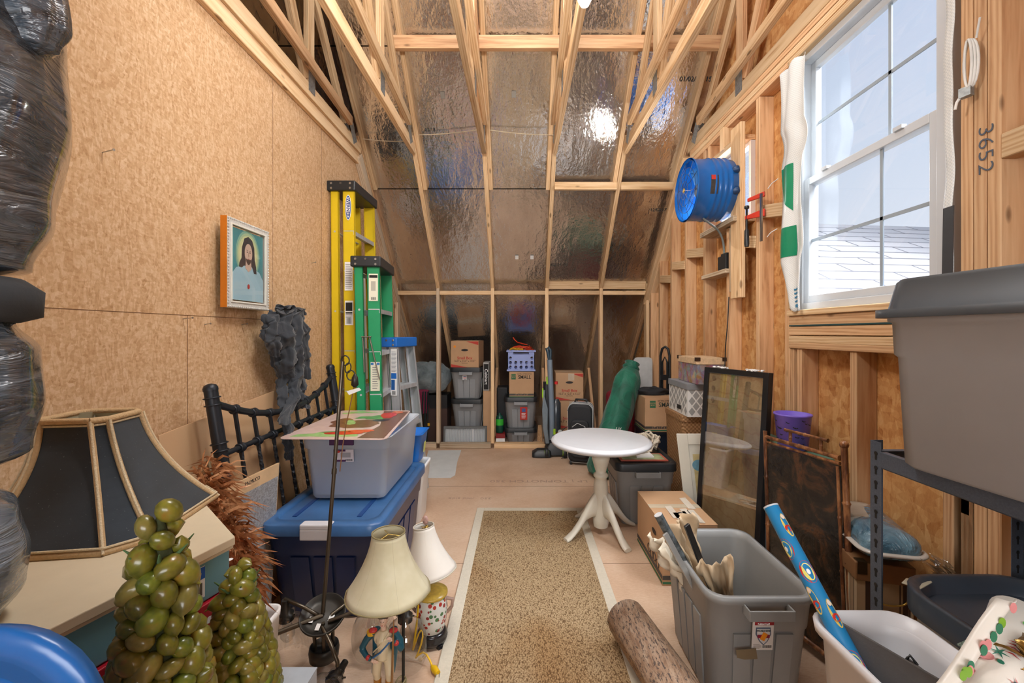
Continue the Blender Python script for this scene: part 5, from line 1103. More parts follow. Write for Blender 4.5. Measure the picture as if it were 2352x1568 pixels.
text('print','Liv',.05,p0.lerp(p1,.36)+V((0.03,-.125,.08)),(1,.2,.1),d,WHTP,t)
# ---------------------------------------------------------------- right back corner
t=thing('white_board','white rounded board standing in the corner behind the dark red suitcase','board',(1.3,4.55,0)); b=B(); b.loft([[V((p.x,y,p.y)) for p in rr(1.32,.52,0,.10,.52,.04,5)] for y in (4.6,4.62)]); b.o('slab',M(200,200,198,rough=.5),t)
t=thing('dark_tote','dark blue black tote under the SMALL carton in the right corner','tote',(1.26,4.08,0)); b=B(); b.loft([rr(1.275,4.08,0,.125,.15,.02),rr(1.275,4.08,.37,.14,.17,.02)]); b.o('body',M(20,32,48,rough=.5),t); B().loft([rr(1.275,4.08,.37,.15,.18,.02),rr(1.275,4.08,.395,.15,.18,.02)]).o('lid',M(20,26,36,rough=.5),t)
t,W,q=carton('moving_box','brown SMALL carton with dark cloth on top, right of the dark red suitcase',1.28,4.06,.397,.29,.33,.31,0,hole=False); strong_box(t,W,q,.29,.33,.31,.02)
soft('black_bag','limp black cloth bag lying on the SMALL carton in the corner','bag',(1.26,4.12,.74),(.15,.1,.04),M(30,32,36,rough=.8,bump=.5,bs=30),9,.1)
t=thing('hand_truck','black tubular hand truck handle rising against the studs','hand truck',(1.38,3.95,0))
b=B(); b.tube([(1.36,4.15,.0),(1.36,4.15,1.08),(1.37,4.13,1.15),(1.395,4.12,1.17),(1.42,4.11,1.15),(1.43,4.10,1.08),(1.43,4.1,.0)],.012,10); b.tube([(1.375,4.14,.6),(1.375,4.14,1.02),(1.395,4.13,1.07),(1.415,4.12,1.02),(1.415,4.12,.6)],.009,8); b.o('frame_tube',BLKM,t) 
B().box((1.35,4.1,.85),(1.44,4.12,.9)).o('cross_plate',BLKM,t)
# ================================================================ round table
t=thing('round_table','round pedestal table painted white with four splayed feet at the end of the rug','table',(.52,2.77,0))
PW=M(216,209,192,rough=.4,var=.05,scale=6); PT=M(212,213,216,rough=.3,var=.03)
b=B(); cx,cy=.52,2.77
b.lathe([(.28,.578),(.305,.582),(.318,.592),(.322,.602),(.318,.610),(.310,.613),(.306,.617),(.30,.619)],(cx,cy,0),64); b.o('top',PT,t)
b=B(); b.lathe([(.10,.55),(.10,.578)],(cx,cy,0),32); b.lathe([(.045,.05),(.05,.075),(.052,.10),(.046,.12),(.046,.30),(.044,.33),(.036,.36),(.04,.365),(.047,.375),(.047,.385),(.04,.395),(.033,.40),(.038,.42),(.05,.46),(.058,.49),(.05,.505),(.043,.51),(.058,.522),(.058,.53),(.046,.54),(.05,.56)],(cx,cy,0),36); b.o('pedestal',PW,t)
for k in range(4):
    a=math.radians(-64+90*k); d=V((math.cos(a),math.sin(a),0)); sd=V((-d.y,d.x,0)); b=B(); rg=[]
    for r_,z,h,w_ in ((.03,.20,.17,.020),(.07,.185,.13,.021),(.12,.145,.075,.021),(.17,.085,.055,.022),(.21,.045,.042,.024),(.245,.022,.032,.028),(.268,.012,.024,.026)):
        c=V((cx,cy,z))+d*r_; ring=[]
        for j in range(12): q=2*math.pi*j/12; ring.append(c+sd*w_*math.cos(q)+V((0,0,h/2*math.sin(q))))
        rg.append([V((p.x,p.y,max(p.z,.0))) for p in ring])
    b.loft(rg); b.o('foot',PW,t)
# ---------------------------------------------------------------- gray tote with things on its lid
t=tote('storage_tote','grey tote with black lid and clamped handle behind the round table, rope on top','tote',.845,3.08,0,.195,.22,.395,GREYT,BLKP,r=.05)
t=thing('hinged_frame','red edged picture lying flat on the black tote lid','picture',(.84,2.98,.432)); B().box((.68,2.89,.433),(1.0,3.06,.440)).o('frame',M(176,84,66,rough=.5),t); B().box((.695,2.905,.4402),(.985,3.045,.441)).o('print',M(150,160,120,rough=.3,var=.5,scale=14),t)
tag(B().box((.80,2.94,.4415),(.92,3.04,.452)).o('white_tile',WHTP,None,bevel=.002),'small square white tile lying on the red edged picture','tile')
t=thing('rope_coil','heap of white cotton rope on the black tote lid','rope',(.95,3.2,.43))
for i in range(4): squiggle((.97-.02*i,3.19,.44),(.10,.08),.17,28,.0075,M(214,202,182,rough=.9,bump=.6,bs=300),'rope',20+i,t)
b=B()
for k in range(3): c=V((.83+.03*k,3.03+.02*k,.452)); b.tube([c+V((.05*math.cos(a*.5),.03*math.sin(a*.5),.003*(a%3))) for a in range(14)],.006,6)
b.o('rope_end',M(214,202,182,rough=.9,bump=.6,bs=300),t)
# ---------------------------------------------------------------- stack by the studs
t=thing('woven_hamper','tan woven hamper under the diamond patterned box','hamper',(1.30,3.28,0)); s=N('wicker'); v=s.coord((1,1,1)); w1=s.n('TexWave',wave_type='BANDS',bands_direction='DIAGONAL'); w1.inputs['Scale'].default_value=28; s.l(v,w1.inputs['Vector']); w2=s.n('TexChecker'); w2.inputs['Scale'].default_value=70; s.l(v,w2.inputs['Vector'])
s.base(s.mix(w2.outputs['Fac'],rgb(178,138,98),rgb(142,104,68))); s.bump(w1.outputs['Fac'],.6,.006); s.set(.7,0,.3)
b=B(); b.loft([rr(1.30,3.27,0,.115,.16,.02),rr(1.30,3.27,.66,.13,.18,.02)]); b.o('body',s.m,t); B().loft([rr(1.30,3.27,.66,.135,.19,.02),rr(1.30,3.27,.70,.135,.19,.02)]).o('lid',s.m,t)
t=thing('patterned_box','storage box with white lattice over grey diamonds beneath the city print trunk','box',(1.31,3.23,.70))
x0,x1,y0,y1,z0,z1=1.19,1.43,3.04,3.42,.703,.93
b=B(); b.box((x0,y0,z0),(x1,y1,z1)); b.o('body',M(232,232,228,rough=.6,var=.02),t); GD=M(160,160,158,rough=.6,var=.03)
dm=B()
for i in range(5):
    for k in range(3):
        u=(i+.5)/5+(0 if k%2 else 0); 
        for dd in (0,1):
            yy=y0+(y1-y0)*(i+.5+dd*.5)/5; zz=z0+(z1-z0)*(k+.5+dd*.5)/3
            if yy>y1-.03 or zz>z1-.02: continue
            dm.poly([(x0-.001,yy-.026,zz),(x0-.001,yy,zz-.031),(x0-.001,yy+.026,zz),(x0-.001,yy,zz+.031)])
            xx=x0+(x1-x0)*(i+.5+dd*.5)/4
            if xx<x1-.03: dm.poly([(xx-.024,y0-.001,zz),(xx,y0-.001,zz-.031),(xx+.024,y0-.001,zz),(xx,y0-.001,zz+.031)])
dm.o('diamond_print',GD,t)
B().box((x0-.006,y0-.006,z1-.035),(x1+.006,y1+.006,z1+.008)).o('lid',M(134,136,140,rough=.6),t,bevel=.002)
decal('label_holder',(x0-.001,3.2,.75),(0,-1,0),Z,.07,.03,INK,t,.004); 
t=thing('print_trunk','small trunk with a painted city street print and tan corners, topmost of its stack','trunk',(1.33,3.15,.94))
x0,x1,y0,y1,z0,z1=1.235,1.43,2.99,3.34,.941,1.085
s=N('street_print'); v=s.coord((1,1,1)); n=s.noise(v,16,5,.7,.5); vo=s.voro(v,24); s.base(s.mix(.5,s.ramp(n.outputs[0],[(.3,rgb(60,44,44)),(.45,rgb(150,90,70)),(.55,rgb(110,140,170)),(.68,rgb(210,190,150)),(.8,rgb(230,226,216))]),s.mix(.7,vo.outputs['Color'],rgb(150,110,90)))); s.set(.5,0,.4)
B().box((x0,y0,z0),(x1,y1,z1)).o('body',s.m,t); 
SC=M(214,184,146,rough=.6,var=.2,scale=40); B().box((x0-.006,y0-.006,z1-.005),(x1+.006,y1+.006,z1+.042)).o('lid',SC,t,bevel=.004)
b=B()
for x_,y_ in ((x0-.008,y0-.008),(x1-.02,y0-.008),(x0-.008,y1-.02)): b.box((x_,y_,z1+.018),(x_+.03,y_+.03,z1+.045))
b.o('corner_cap',M(70,52,40,rough=.4,metal=.4),t)
# ---------------------------------------------------------------- leaning pictures
def leanframe(name,label,cat,TL,TR,BR,BL,bw,th,fm,im,rab=.006,glass=False):
    p=[V(x) for x in (TL,TR,BR,BL)]; n=((p[1]-p[0]).cross(p[3]-p[0])).normalized()
    if n.y>0: n=-n
    t=thing(name,label,cat,(p[3].x,p[3].y,0)); W_=(p[1]-p[0]).length; H_=(p[3]-p[0]).length; u=(p[1]-p[0]).normalized(); d=(p[3]-p[0]).normalized()
    def q(a,c,o=0): return p[0].lerp(p[1],a/W_).lerp(p[3].lerp(p[2],a/W_),c/H_)+n*o
    fb=B()
    for a0,a1,c0,c1 in ((0,bw,0,H_),(W_-bw,W_,0,H_),(bw,W_-bw,0,bw),(bw,W_-bw,H_-bw,H_)): fb.plate([q(a0,c0),q(a1,c0),q(a1,c1),q(a0,c1)],-n*th)
    fb.o('frame',fm,t,bevel=.003)
    B().plate([q(bw*.8,bw*.8,-rab),q(W_-bw*.8,bw*.8,-rab),q(W_-bw*.8,H_-bw*.8,-rab),q(bw*.8,H_-bw*.8,-rab)],-n*.004).o('picture_sheet',im,t)
    if glass: B().plate([q(bw*.9,bw*.9,-.002),q(W_-bw*.9,bw*.9,-.002),q(W_-bw*.9,H_-bw*.9,-.002),q(bw*.9,H_-bw*.9,-.002)],-n*.0005).o('cover_glass',glass,t)
    return t,q,W_,H_,n,u,d
CR2=M(226,220,204,rough=.7,var=.03)
t,q,W_,H_,n,u,d=leanframe('matted_picture','watercolour in a wide cream mat leaning behind the tall black frame','picture',(1.0,2.74,.655),(1.33,2.74,.655),(1.36,2.70,.02),(1.06,2.70,.02),.07,.006,CR2,M(226,222,208,rough=.6))
b=B(); b.plate([q(.09,.13,.001),q(W_-.09,.13,.001),q(W_-.09,H_-.1,.001),q(.09,H_-.1,.001)],-n*.001); b.o('watercolour',M(214,196,140,rough=.6,var=.3,scale=10),t)
b=B(); b.poly([q(.12+.04*a,.2+.035*c,.0015) for a,c in OVAL]); b.poly([q(.17+.05*a,.19+.03*c,.0016) for a,c in OVAL]); b.o('print',M(110,158,180,rough=.6,var=.2,scale=30),t)
# tall black framed glass picture
s=N('antique_scroll_print'); v=s.coord((1,1,1)); wv=s.n('TexWave',wave_type='RINGS'); wv.inputs['Scale'].default_value=5; wv.inputs['Distortion'].default_value=9; wv.inputs['Detail'].default_value=3; wv.inputs['Detail Scale'].default_value=1.4; s.l(v,wv.inputs['Vector'])
n_=s.noise(s.coord((1,1,.45)),6,5,.65); c=s.ramp(n_.outputs[0],[(.32,rgb(130,104,78)),(.5,rgb(184,160,124)),(.68,rgb(208,190,158))]); ln=s.ramp(wv.outputs['Fac'],[(.0,(1,1,1)),(.07,(0,0,0))]); s.base(s.mix(s.math('MULTIPLY',ln,.35),c,rgb(150,84,60))); s.set(.5,0,.3)
GL2=glassm('picture_glass',(.97,.96,.93),.75,.01)
TL=P(1618,842,2.62); TR=P(1766,856,2.24); BL=V((TL.x-.075,TL.y-.03,.03)); BR=V((TR.x-.075,TR.y-.03,.03))
t,q,W_,H_,n,u,d=leanframe('tall_black_frame','tall narrow black framed picture under glass leaning against the right wall studs','picture',TL,TR,BR,BL,.032,.04,M(30,30,32,rough=.3,var=.1),s.m,.012,GL2)
for a in (.1,.33): 
    b=B(); random.seed(int(a*100))
    for i in range(26): c=q(a+U(-.05,.05),-.004+U(-.004,.004),U(-.03,.0)); b.ball(c,(U(.006,.012),U(.003,.006),U(.003,.006)),6)
    b.o('torn_wrap',WHTP,t)
b=B(); 
for c_ in (.06,.12,.19): b.poly([q(.07+.012*a,c_+.014*b_,-.004) for a,b_ in OVAL[::2]])
b.o('print',M(150,130,110,var=0),t)
# bamboo screen
TL=P(1757,1002,1.985); TR=P(1930,1052,1.64); zt=.82; TL.z=zt; TR.z=zt
t=thing('bamboo_screen','bamboo framed panel with a dark cracked painting leaning beside the tall black frame','screen',(TL.x,TL.y-.1,0))
dn=V((-.012,-.075,-1)).normalized(); BL=TL+dn*(TL.z/(-dn.z)); BR=TR+dn*(TR.z/(-dn.z)); u=(TR-TL).normalized(); n=u.cross(dn).normalized()
if n.y>0: n=-n
def bamboo(a,c,r,nodes,nm,cap=False):
    a=V(a);c=V(c);L=(c-a).length; pts=[];rd=[]; k=max(2,nodes)
    for i in range(k):
        for f,s_ in ((0.02,1.0),(.06,.93),(.5,.9),(.94,.93),(.975,1.0),(.99,1.22)): pts.append(a.lerp(c,(i+f)/k)); rd.append(r*s_)
    b=B(); b.tube(pts,rd,14); 
    if cap: b.ball(a,(r*1.3,r*1.3,r*1.3))
    return b.o(nm,BAM,t)
s=N('burnt_bamboo'); v=s.coord((3,3,.8)); n_=s.noise(v,9,5,.65,.4); s.base(s.ramp(n_.outputs[0],[(.34,rgb(50,28,18)),(.48,rgb(104,62,36)),(.62,rgb(162,110,70)),(.8,rgb(200,156,112))])); s.set(.3,0,.5); BAM=s.m
bamboo(TR+V((0,0,.055))+u*.015,BR+u*.015,.0125,4,'post',True); bamboo(TL+V((0,0,.03)),BL,.009,4,'post')
bamboo(TL,TR,.009,2,'top_bar'); bamboo(TL-V((0,0,.022)),TR-V((0,0,.022)),.006,2,'top_bar'); bamboo(BL.lerp(TL,.05),BR.lerp(TR,.05),.012,2,'lower_bar')
g0=TL.lerp(TR,.38)+V((0,0,.055)); g1=TL.lerp(TR,.78)+V((0,0,.055)); bamboo(g0-u*.03,g1+u*.03,.007,2,'gallery_bar'); 
for g in (g0,g1): bamboo(g,g-V((0,0,.055)),.007,2,'gallery_post')
bamboo(TR+dn*.03-u*.012,BR-u*.012,.007,4,'inner_bar')
s=N('dark_oil'); v=s.coord(); n_=s.noise(v,7,6,.65,.8); n2=s.noise(v,22,4,.6,1.5); s.base(s.ramp(n_.outputs[0],[(.3,rgb(26,22,20)),(.52,rgb(50,42,34)),(.62,rgb(92,62,40)),(.68,rgb(60,52,42)),(.8,rgb(96,44,36))])); s.set(.22,0,.5); s.bump(n2.outputs[0],.5,.006)
B().plate([TL+dn*.03,TR+dn*.03,BR-dn*.03,BL-dn*.03],-n*.008).o('painting',s.m,t)
# teal bin behind the screen and purple bucket
t=thing('teal_lidded_bin','narrow grey bin with a teal lid between the bamboo panel and the studs','bin',(1.42,2.2,0))
w_=V((u.y,-u.x,0)).normalized(); w_=w_ if w_.x>0 else -w_
bs=[V((1.30,1.95,0)),V((1.437,1.95,0)),V((1.437,2.5,0)),V((1.262,2.5,0))]
def at(z): return [V((p.x,p.y,z)) for p in bs]
B().hexa(at(0)+at(.70)).o('body',M(120,126,130,rough=.4),t); B().hexa(at(.70)+at(.725)).o('lid',M(84,130,114,rough=.45),t,bevel=.004)
cxb,cyb=1.358,2.13
t=thing('purple_bucket','purple plastic bucket printed with little black bats on the teal lid','bucket',(cxb,cyb,.725))
b=B(); b.lathe([(.06,.727),(.065,.73),(.080,.89),(.084,.893),(.084,.90),(.078,.90),(.062,.735),(.0,.735)],(cxb,cyb,0),40); b.o('body',M(122,98,206,rough=.3,var=.03),t)
random.seed(8); b=B()
for i in range(34):
    a=math.pi+U(-.3,2.2); z=U(.745,.875); r_=.0655+(z-.73)/.16*.0145+.001; k=U(.6,1.0) if i%3 else .15
    bat=[(-14,2),(-8,6),(-4,2),(-1,4),(0,3),(1,4),(4,2),(8,6),(14,2),(9,1),(6,-3),(3,0),(0,-5),(-3,0),(-6,-3),(-9,1)]
    rt=U(-.4,.4); pts=[]
    for x,y in bat:
        x,y=x*math.cos(rt)-y*math.sin(rt),x*math.sin(rt)+y*math.cos(rt); aa=a+x*k*.001/r_; pts.append((cxb+r_*math.cos(aa),cyb+r_*math.sin(aa),z+y*k*.001))
    b.poly(pts)
b.o('bat_print',INK,t)
# ---------------------------------------------------------------- taped carton
t,W,q=carton('moving_box','taped brown moving carton with green stripes between the round table and the open grey tote',.872,2.43,0,.285,.47,.312,0,hole=False)
strong_box(t,W,q,.285,.47,.312)
o,r=face(W,q,'l',.285,.47,.10,.22); decal('hand_hole',o,r,Z,.07,.03,M(38,28,22,var=0),t,.0008,OVAL)
b=B()
for k in range(4): c,_=face(W,q,'l',.285,.47,.16-.05*k,.075+.012*(k%2)); b.tube([c+V((-.001,.022*math.cos(a),.022*math.sin(a))) for a in [i*.45 for i in range(15)]],.002,5)
b.o('loop_print',M(70,60,54,var=0),t)
b=B(); random.seed(4)
for i in range(7): x,y=U(-.05,.1),U(-.2,.1); b.plate([W(x+.02*a,y+.08*c,.3175) for a,c in ((-1,-1),(1,-1.1),(1.2,1),(-.8,.9))],(0,0,.0008))
b.o('torn_tape',M(226,214,196,rough=.12),t)
# ---------------------------------------------------------------- open grey tote with rolls
t=tote('open_storage_tote','big open grey tote with red and white label holding strips and brown paper','tote',.815,1.67,0,.178,.245,.42,GREYT,None,open_=True,r=.06,taper=.84)
RL=sticker(t,(.80,1.4115,.30),X,(0,-.09,1),.07,.10,M(222,216,210,var=0),[(0.05,.44,.9,.12,M(150,26,36,var=0)),(.3,.05,.01,.01,INK)]+barcode(.0,.42,-.42,-.33,M(60,60,60,var=0))+lines(4,-.42,-.06,-.46,-.28,M(150,140,130,var=0)))
o=V((.80,1.407,.302)); 
B().plate([o+V((.024*a,.0,.028*c)) for a,c in ((-1,1),(1,1),(1.05,.2),(.6,-.6),(0,-1.1),(-.6,-.6),(-1.05,.2))],(0,-.0006,0)).o('badge_print',M(90,100,120,var=0),t)
B().plate([o+V((.021*a,-.0007,.025*c)) for a,c in ((-1,.95),(1,.95),(1.0,.2),(.55,-.6),(0,-1.05),(-.55,-.6),(-1.0,.2))],(0,-.0006,0)).o('badge_print',M(214,210,206,var=0),t)
B().plate([o+V((.020*a,-.0015,.009*c)) for a,c in ((-1,-.6),(1,-.6),(1,.6),(-1,.6))],(0,-.0006,0)).o('badge_print',M(140,26,50,var=0),t)
text('badge_print','ROUGHNECK',.0075,o+V((0,-.0025,.018)),X,Z,INK,t); text('brand_print','Rubbermaid',.008,o+V((0,-.003,.041)),X,Z,WHTP,t)
m_=Matrix.Rotation(.5,3,'Y'); B().plate([o+V((0,-.003,0))+m_@V((.008*a,0,.013*c)) for a,c in ((-1,-1),(1,-1),(1,1),(-1,1))],(0,-.0006,0)).o('price_sticker',M(232,140,20,var=0),t)
b=B(); b.plate([(.71,1.408,.255),(.775,1.406,.262),(.782,1.410,.225),(.74,1.411,.222),(.715,1.411,.228)],(0,-.0015,0)); b.o('tape_scrap',M(120,104,78,rough=.3),t)
def strip(name,label,cat,a,c,w_,th,m,tip=None):
    a=V(a);c=V(c); t=thing(name,label,cat,tuple(c)); L=(c-a).normalized(); s_=L.cross(V((.3,-1,.2))).normalized(); n=L.cross(s_)
    B().hexa([c-s_*w_-n*th,c+s_*w_-n*th,c+s_*w_+n*th,c-s_*w_+n*th,a-s_*w_-n*th,a+s_*w_-n*th,a+s_*w_+n*th,a-s_*w_+n*th]).o('strip',m,t,bevel=.002); return t
i0=P(1560,1232,1.62); i1=V((.86,1.6,.03)); strip('black_frame_strip','black picture frame strip leaning in the open grey tote','frame strip',P(1577,1205,1.66),V((.85,1.72,.06)),.012,.006,M(34,34,36,rough=.35))
strip('white_frame_strip','long pale metal edged strip leaning in the open grey tote, left of the black strip','frame strip',P(1527,1225,1.62),V((.80,1.55,.06)),.011,.005,M(200,200,196,rough=.25,metal=.6))
t=thing('floral_roll','slim dark floral paper roll standing in the open grey tote','paper roll',(.8,1.64,.05)); a,c=P(1512,1182,1.68),V((.82,1.64,.07)); B().tube([a,c],.017,16).o('paper',M(84,90,92,rough=.25,var=.8,scale=40),t); B().tube([a,a+(a-c).normalized()*.002],.0165,16).o('wrapped_end',M(214,214,214,rough=.1),t)
b=B(); random.seed(31)
def crumple(c0,c1,wv,name,m,label,seed):
    random.seed(seed); c0=V(c0);c1=V(c1);wv=V(wv); ph=[R()*6 for _ in range(5)]; d=(c1-c0).normalized(); n=d.cross(wv).normalized()
    t=thing(name,label,'paper',tuple(c1)); b=B(); b.grid(lambda u_,v_:c0.lerp(c1,v_)+wv*(u_-.5)*(1+.25*math.sin(v_*9+ph[0]))+n*(.018*math.sin(u_*9+v_*7+ph[1])+.012*math.sin(u_*17-v_*13+ph[2])+.008*math.sin(u_*31+v_*23)),18,22)
    b.o('sheet',m,t,solid=.001); return t
BP=M(206,180,146,rough=.75,var=.08,scale=6)
crumple(P(1560,1190,1.78),(.80,1.76,.1),(.09,.05,.03),'brown_paper',BP,'crumpled brown kraft paper rising behind the black strip in the open tote',1)
crumple(P(1510,1240,1.74),(.76,1.68,.14),(.05,-.09,-.03),'brown_paper',M(222,208,184,rough=.7,var=.06),'pale crumpled packing paper hanging over the left rim of the open tote',2)
crumple(P(1640,1290,1.62),(.84,1.66,.05),(.09,-.05,.05),'brown_paper',BP,'torn brown paper bunched low inside the open grey tote',3)
# ---------------------------------------------------------------- rolled vinyl mat
t=thing('rolled_mat','rolled vinyl floor mat with weathered wood print lying at the rug edge','mat',(.48,1.5,0))
s=N('worn_wood_vinyl'); v=s.coord((9,1.3,9)); n1=s.noise(v,7,6,.7); n2=s.noise(s.coord((16,5,16)),9,5,.75); c=s.ramp(n1.outputs[0],[(.35,rgb(150,116,92)),(.55,rgb(186,158,134)),(.7,rgb(202,182,160))]); s.base(s.mix(s.ramp(n2.outputs[0],[(.54,(0,0,0)),(.57,(1,1,1))]),c,rgb(96,84,80))); s.set(.5,0,.3); s.bump(n2.outputs[0],.2,.002)
b=B(); r_=.084; p0=V((.445,1.80,r_+.01)); p1=V((.615,.95,r_+.01))
d=(p1-p0).normalized(); sd=V((d.y,-d.x,0)); pts=[];rings=[]
spi=[(r_*(1-.055*a/6.283),a) for a in [i*math.pi/14 for i in range(84)]]
r0=[p0+sd*rr_*math.cos(a)+V((0,0,rr_*math.sin(a))) for rr_,a in spi]; b.loft([r0,[p+(p1-p0) for p in r0]],0,False,False,closed=False); b.o('vinyl',s.m,t,solid=.003)
# ---------------------------------------------------------------- slim white bin and contents
t=thing('white_wastebasket','tall slim white wastebasket in the front right with a grey folder in it','wastebasket',(.78,.68,0)); WB=M(226,224,226,rough=.35,var=.02)
b=B(); cx,cy=.785,.71
b.loft([rr(cx,cy,0,.08,.24,.04),rr(cx,cy,.62,.105,.285,.05),rr(cx,cy,.625,.118,.298,.055),rr(cx,cy,.645,.12,.30,.055),rr(cx,cy,.648,.112,.292,.05),rr(cx,cy,.60,.101,.28,.05),rr(cx,cy,.03,.076,.235,.04)]); b.o('body',WB,t)
b=B(); b.plate([(.70,.98,.655),(.705,.95,.2),(.83,.60,.2),(.83,.60,.60),(.80,.70,.665)],(.004,.004,0)); tag(b.o('grey_folder',M(88,84,82,rough=.7,bump=.2,bs=60)),'dark grey cardboard folder standing in the white wastebasket','folder')
t=thing('folded_card','second folded grey card with a clip in the white wastebasket','card',(.82,.75,.3)); b=B(); b.plate([(.775,.86,.645),(.78,.85,.3),(.86,.66,.3),(.86,.66,.59)],(.008,.006,0)); b.o('card',M(104,100,98,rough=.7),t); B().tube([(.776,.86,.64),(.78,.855,.655),(.79,.85,.64)],.003,6).o('clip',BLKP,t)
tag(B().plate([(.735,.78,.56),(.735,.78,.2),(.80,.58,.2),(.80,.58,.50)],(.006,.004,0)).o('green_folder',M(14,110,70,rough=.6)),'green folder low in the white wastebasket','folder')
# blue wrapping paper roll standing beyond the bin
t=thing('wrapping_paper_roll','blue wrapping paper roll with citrus and drum motifs leaning from the white wastebasket','wrapping paper',(.8,1.05,.5))
a=P(1772,1165,1.12); c=V((.765,.66,.32)); BL_=M(36,128,182,rough=.3,var=.03); B().tube([a,c],.0185,28).o('paper',BL_,t); B().tube([a,a+(a-c).normalized()*.004],.019,28).o('film_end',M(206,214,220,rough=.12),t)
d=(c-a).normalized(); u1=d.cross(V((0,1,0))).normalized(); u2=d.cross(u1)
if u2.y>0: u2=-u2; 
def wrapd(s0,an,rx,rl,m,lv,nm='print',shape=OVAL):
    b=B(); r_=.0186+lv*.0003; pts=[]
    for x,y in shape: an2=an+x*rx/r_; pts.append(a+d*(s0+y*rl)+(u2*math.cos(an2)+u1*math.sin(an2))*r_)
    b.poly(pts); b.o(nm,m,t)
YT=M(226,196,96,rough=.3,var=.25,scale=60); RE=M(206,54,48,rough=.3); LM=M(236,224,120,rough=.3)
for s0,an,k in ((.05,.35,0),(.155,-.1,1),(.24,.35,0),(.33,-.2,1),(.10,-1.3,1),(.21,-1.2,0),(.38,.4,0)):
    if k: wrapd(s0,an,.017,.024,RE,1); wrapd(s0,an,.0125,.0185,LM,2); wrapd(s0,an,.004,.006,WHTP,3)
    else: wrapd(s0,an,.010,.028,YT,1); wrapd(s0+.008,an,.0095,.008,RE,2); wrapd(s0-.02,an,.005,.006,M(240,220,200),2)
# christmas rolls at the right edge
XM=M(232,226,216,rough=.35,var=.03)
def xroll(label,a,c,r_,seed):
    t=thing('wrapping_paper_roll',label,'wrapping paper',tuple(c)); a=V(a);c=V(c); d=(c-a).normalized(); L=(c-a).length; u1=d.cross(V((0,1,0))).normalized(); u2=d.cross(u1)
    if u2.y>0: u2=-u2
    b=B(); rg=[]
    for s0 in (0,L): rg.append([a+d*s0+(u2*math.cos(q)+u1*math.sin(q))*(r_*(1-.05*q/6.28)) for q in [i*math.pi/12 for i in range(-12,48)]])
    b.loft(rg,0,False,False,closed=False); b.o('paper',XM,t,solid=.0012)
    B().tube([a+d*.01,c],r_*.72,24,cap=False).o('inner_tube',M(200,190,168,rough=.7),t,solid=.001)
    random.seed(seed); cols=[(46,120,96),(196,60,70),(150,184,50),(228,150,150),(40,90,100),(90,160,80)]
    byc={}
    for i in range(46):
        s0=U(.01,L-.02); an=U(-2.6,1.6); k=i%5; m=cols[(i*7+seed)%6]; bb=byc.setdefault(m,B()); r2=r_*1.035+.0022
        def pl(x,y): an2=an+x/r_; return a+d*(s0+y)+(u2*math.cos(an2)+u1*math.sin(an2))*r2
        if k==0: bb.poly([pl(.012*x,.009*y) for x,y in OVAL[::2]])
        elif k==1:
            for j in range(6): q=j*math.pi/3; bb.poly([pl(.012*math.cos(q),.012*math.sin(q)),pl(.002*math.cos(q+1.2),.002*math.sin(q+1.2)),pl(.002*math.cos(q-1.2),.002*math.sin(q-1.2))])
        elif k==2:
            for j in range(5):
                for s_ in (-1,1): bb.poly([pl(0,.006*j-.012),pl(s_*.009,.006*j-.008),pl(0,.006*j-.0095)])
        elif k==3: bb.poly([pl(.006*x,.010*y) for x,y in OVAL[::2]]); bb.poly([pl(.006*x+.009,.006*y+.006) for x,y in OVAL[::2]])
        else: bb.poly([pl(.004*x,.004*y) for x,y in OVAL[::3]])
    for m,bb in byc.items(): bb.o('print',M(*m,rough=.35,var=.1),t)
    return t
xroll('white christmas wrapping paper roll with leaves and birds standing upright, open end up',P(2342,1412,.76),P(2268,1640,.66),.036,3)
t=thing('paper_flap','loose strip of christmas paper curling off the upright roll','wrapping paper',(.78,.72,.5)); b=B(); A0,A1=P(2288,1372,.72),P(2172,1575,.68)
b.grid(lambda u_,v_:A0.lerp(A1,v_)+V((.032*u_-.02*v_,-.012*math.sin(u_*3),0.004*math.sin(v_*6))),6,10); b.o('strip',XM,t,solid=.001)
random.seed(6); 
for m in ((228,150,150),(60,130,100),(130,180,60)):
    b=B()
    for i in range(4): v_=U(.06,.95); u_=U(.3,.75); c_=A0.lerp(A1,v_)+V((.032*u_-.02*v_,-.012*math.sin(u_*3)-.002,0)); b.poly([c_+V((.006*x,-.0003,.009*y)) for x,y in OVAL[::2]])
    b.o('print',M(*m,rough=.4),t)
t=thing('woven_ribbon','strip of dark green woven ribbon under the christmas rolls','ribbon',(.86,.8,.5)); s=N('woven_ribbon'); v=s.coord((1,1,1)); ch=s.n('TexChecker'); ch.inputs['Scale'].default_value=260; s.l(v,ch.inputs['Vector']); s.base(s.mix(ch.outputs['Fac'],rgb(84,98,88),rgb(150,166,152))); s.set(.6)
b=B(); r0,r1=P(2205,1478,.84),P(2235,1460,.9); b.plate([P(2198,1478,.86),P(2235,1462,.90),P(2250,1480,.88),P(2215,1492,.84)],(0,0,-.002)); b.plate([P(2290,1520,.72),P(2352,1470,.74),P(2390,1560,.72),P(2330,1590,.70)],(0,.002,-.002)); b.o('weave',s.m,t)
t=thing('gold_flower','crumpled gold foil bow at the right edge on the christmas rolls','bow',P(2345,1490,.70)); b=B(); random.seed(3)
for k in range(7):
    a_=k*.9; c_=P(2350,1500,.69); b.grid(lambda u_,v_:c_+V((math.cos(a_+u_)*.03*v_,-.018*math.sin(v_*3+u_*5)-.01*(k%3),math.sin(a_+u_)*.03*v_)),5,5)
b.o('petals',M(150,116,60,rough=.3,metal=.7,var=.3),t,solid=.001)
